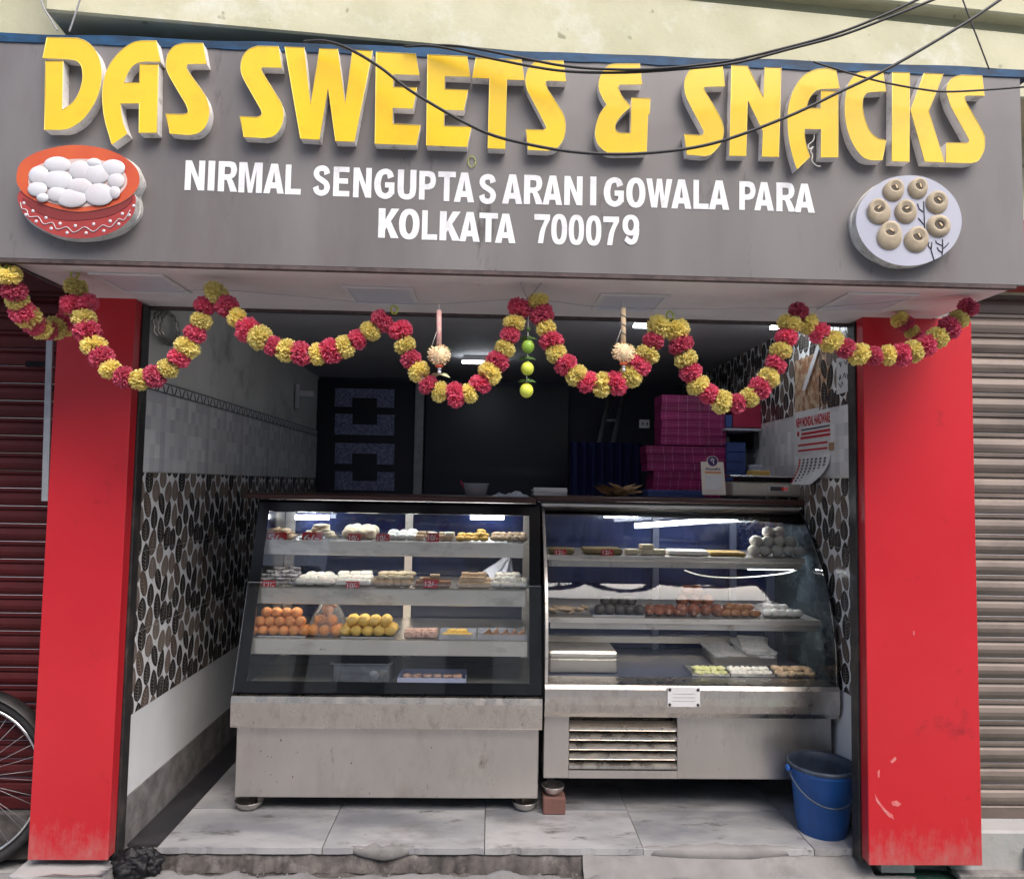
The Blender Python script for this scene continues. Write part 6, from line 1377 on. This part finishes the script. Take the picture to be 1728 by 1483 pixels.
# ------------------------------------------------------------------ blue bucket
bp = atz(1398, 1378, FLOOR); R1, R0, H = .119, .088, .252
t = thing('bucket', 'blue plastic bucket with dark rim beside the wide red pillar', 'bucket', (1.298, .258, FLOOR))
mb = MB(); mb.lathe([(.0001, .012), (R0*.9, .012), (R0*.94, 0), (R0, 0), (R0+.002, .03), (R0+.006, .031), (R1-.006, H-.03), (R1-.002, H-.028), (R1, H-.022), (R1+.004, H-.005)], 40); mb.build('bucket_body', 'bucket_blue', t)
MB().lathe([(R1+.004, H-.012), (R1+.009, H-.01), (R1+.011, H), (R1+.004, H+.004), (R1-.003, H), (R1-.006, H-.03), (R0, .02), (.0001, .016)], 40).build('rim', 'bucket_rim', t)
mb = MB(); pts = []
for i in range(21):
    a_ = PI*i/20; pts.append(Vector(((R1+.013)*math.cos(a_), -(R1*.93)*math.sin(a_)-.004, H-.02-.105*math.sin(a_))))
mb.tube(pts, .0035, 6); mb.build('handle', 'bucket_rim', t)
for s_ in (-1, 1): MB().ball((s_*(R1+.010), 0, H-.02), .012, .016, .014, 8, 6).build('handle_lug', 'bucket_blue', t)

# ------------------------------------------------------------------ bicycle at the left edge
RW = .312; WX = at(-58, 1308, .16).x; by = thing('bicycle', 'bicycle with a black tyre parked behind the left red pillar', 'bicycle', (WX, .16, GROUND-.045))
def torus(r_, w_, h_, seg=64, prof=8):
    mb = MB(); vs = []; fs = []
    for i in range(seg):
        a_ = 2*PI*i/seg
        for j in range(prof): b_ = 2*PI*j/prof; rr = r_+h_*math.cos(b_); vs.append((rr*math.cos(a_), w_*math.sin(b_), rr*math.sin(a_)))
    for i in range(seg):
        for j in range(prof): fs.append((i*prof+j, i*prof+(j+1) % prof, ((i+1) % seg)*prof+(j+1) % prof, ((i+1) % seg)*prof+j))
    return mb.add(vs, fs, True)
whl = bpy.data.objects.new('wheel', None); C.objects.link(whl); whl.parent = by; whl.location = (0, 0, RW)
torus(RW-.017, .017, .017).build('tyre', 'rubber', whl); torus(RW-.042, .011, .007).build('rim', 'steel_bright', whl)
MB().lathe([(.001, -.04), (.018, -.04), (.018, -.03), (.012, -.028), (.012, .028), (.018, .03), (.018, .04), (.001, .04)], 16, axis='y').build('hub', 'steel', whl)
spk = MB().tube([(.016, 0, .012), (RW-.046, 0, 0)], .0011, 4).mesh('spoke'); spk.materials.append(MATS['galvanised'])
for i in range(36): place('spoke', spk, None, whl, (0, .012*(-1)**i, 0), (0, 2*PI*i/36, 0))
mb = MB(); vs = []; fs = []; n = 30
for i in range(n+1):
    a_ = R(-5)+R(150)*i/n
    for x_, d_ in ((-.03, -.01), (-.018, .0), (0, .004), (.018, .0), (.03, -.01)): vs.append(((RW+.016+d_)*math.cos(a_), x_, (RW+.016+d_)*math.sin(a_)+RW))
fs = [(i*5+j, i*5+j+1, (i+1)*5+j+1, (i+1)*5+j) for i in range(n) for j in range(4)]; mb.add(vs, fs, True).build('mudguard', 'black_metal', by)
for s_ in (-1, 1): MB().tube([(0, s_*.05, RW), (-.03, s_*.05, RW+.3), (-.12, s_*.04, RW+.42)], .011, 8).build('fork_leg', 'black_metal', by)
MB().tube([(0, .055, RW), (-.42, .055, RW-.06)], .010, 8).build('chain_stay', 'black_metal', by); MB().tube([(-.12, 0, RW+.42), (-.16, 0, RW+.62)], .014, 8).build('seat_post', 'black_metal', by)
MB().tube([(-.42, 0, RW-.06), (-.13, 0, RW+.45)], .014, 8).build('seat_tube', 'black_metal', by); MB().ball((-.17, 0, RW+.64), .12, .07, .03, 12, 8).build('saddle', 'rubber', by)
MB().tube([(.05, .06, -.0+.0), (.0, .06, RW)], .009, 6).build('stand', 'black_metal', by)
w2 = whl.copy(); C.objects.link(w2); w2.location = (-.98, 0, RW)
for ch in whl.children: c_ = ch.copy(); C.objects.link(c_); c_.parent = w2
MB().tube([(-.42, 0, RW-.06), (-.80, 0, RW+.40)], .015, 8).build('down_tube', 'black_metal', by); MB().tube([(-.13, 0, RW+.43), (-.82, 0, RW+.45)], .013, 8).build('top_tube', 'black_metal', by)
for s_ in (-1, 1): MB().tube([(-.98, s_*.05, RW), (-.88, s_*.04, RW+.3), (-.80, 0, RW+.48)], .011, 8).build('front_fork', 'black_metal', by)
MB().tube([(-.80, 0, RW+.48), (-.79, 0, RW+.62)], .012, 8).build('stem', 'steel', by); MB().tube(crom([(-.66, -.24, RW+.66), (-.76, -.2, RW+.65), (-.80, 0, RW+.62), (-.76, .2, RW+.65), (-.66, .24, RW+.66)], 4), .011, 8).build('handlebar', 'steel', by)

# ------------------------------------------------------------------ litter
for i, (x, y, L_, mt, lbl) in enumerate(((967, 1450, .026, 'paper', 'white paper scrap in the gutter before the step'), (1447, 1416, .03, 'panel_frame', 'white spoon-like scrap on the floor by the wide red pillar'))):
    p = atz(x, y, GROUND+.002 if i == 0 else FLOOR+.002); o = MB().box(-L_/2, L_/2, -.005, .005, 0, .003, .001).build('paper_scrap', mt, loc=p, rot=(0, 0, .1-.5*i)); tag(o, lbl, 'litter')
# ------------------------------------------------------------------ low houses across the street (mirrored in glass; right one added for even light)
for i, (x0, x1, h, lbl) in enumerate(((-12, -2.9, 5.2, 'low brown house across the street mirrored in the left glass'), (-2.7, 4.5, 6.5, 'taller pale house across the street mirrored in the curved glass'), (4.7, 13, 5.0, 'low pale unseen house across the street on the right, added for even light'))):
    t = thing('house', lbl, 'house', ((x0+x1)/2, -7.6, GROUND-.045)); w_ = (x1-x0)/2
    MB().box(-w_, w_, -4, 0, 0, h).build('wall', 'opp_wall', t); MB().box(-w_-.2, w_+.2, -4.1, .4, h+.001, h+.18).build('roof_slab', 'beige_shaded', t)
    n = int(w_*2/1.6)
    for k_ in range(n):
        for zz_ in ((1.0, 2.3), (3.2, 4.6), (5.6, 6.9)):
            if zz_[1] < h-.2: x = -w_+.5+k_*1.6; MB().box(x, x+.7, .001, .05, zz_[0], zz_[1]).build('window', 'opp_dark', t)
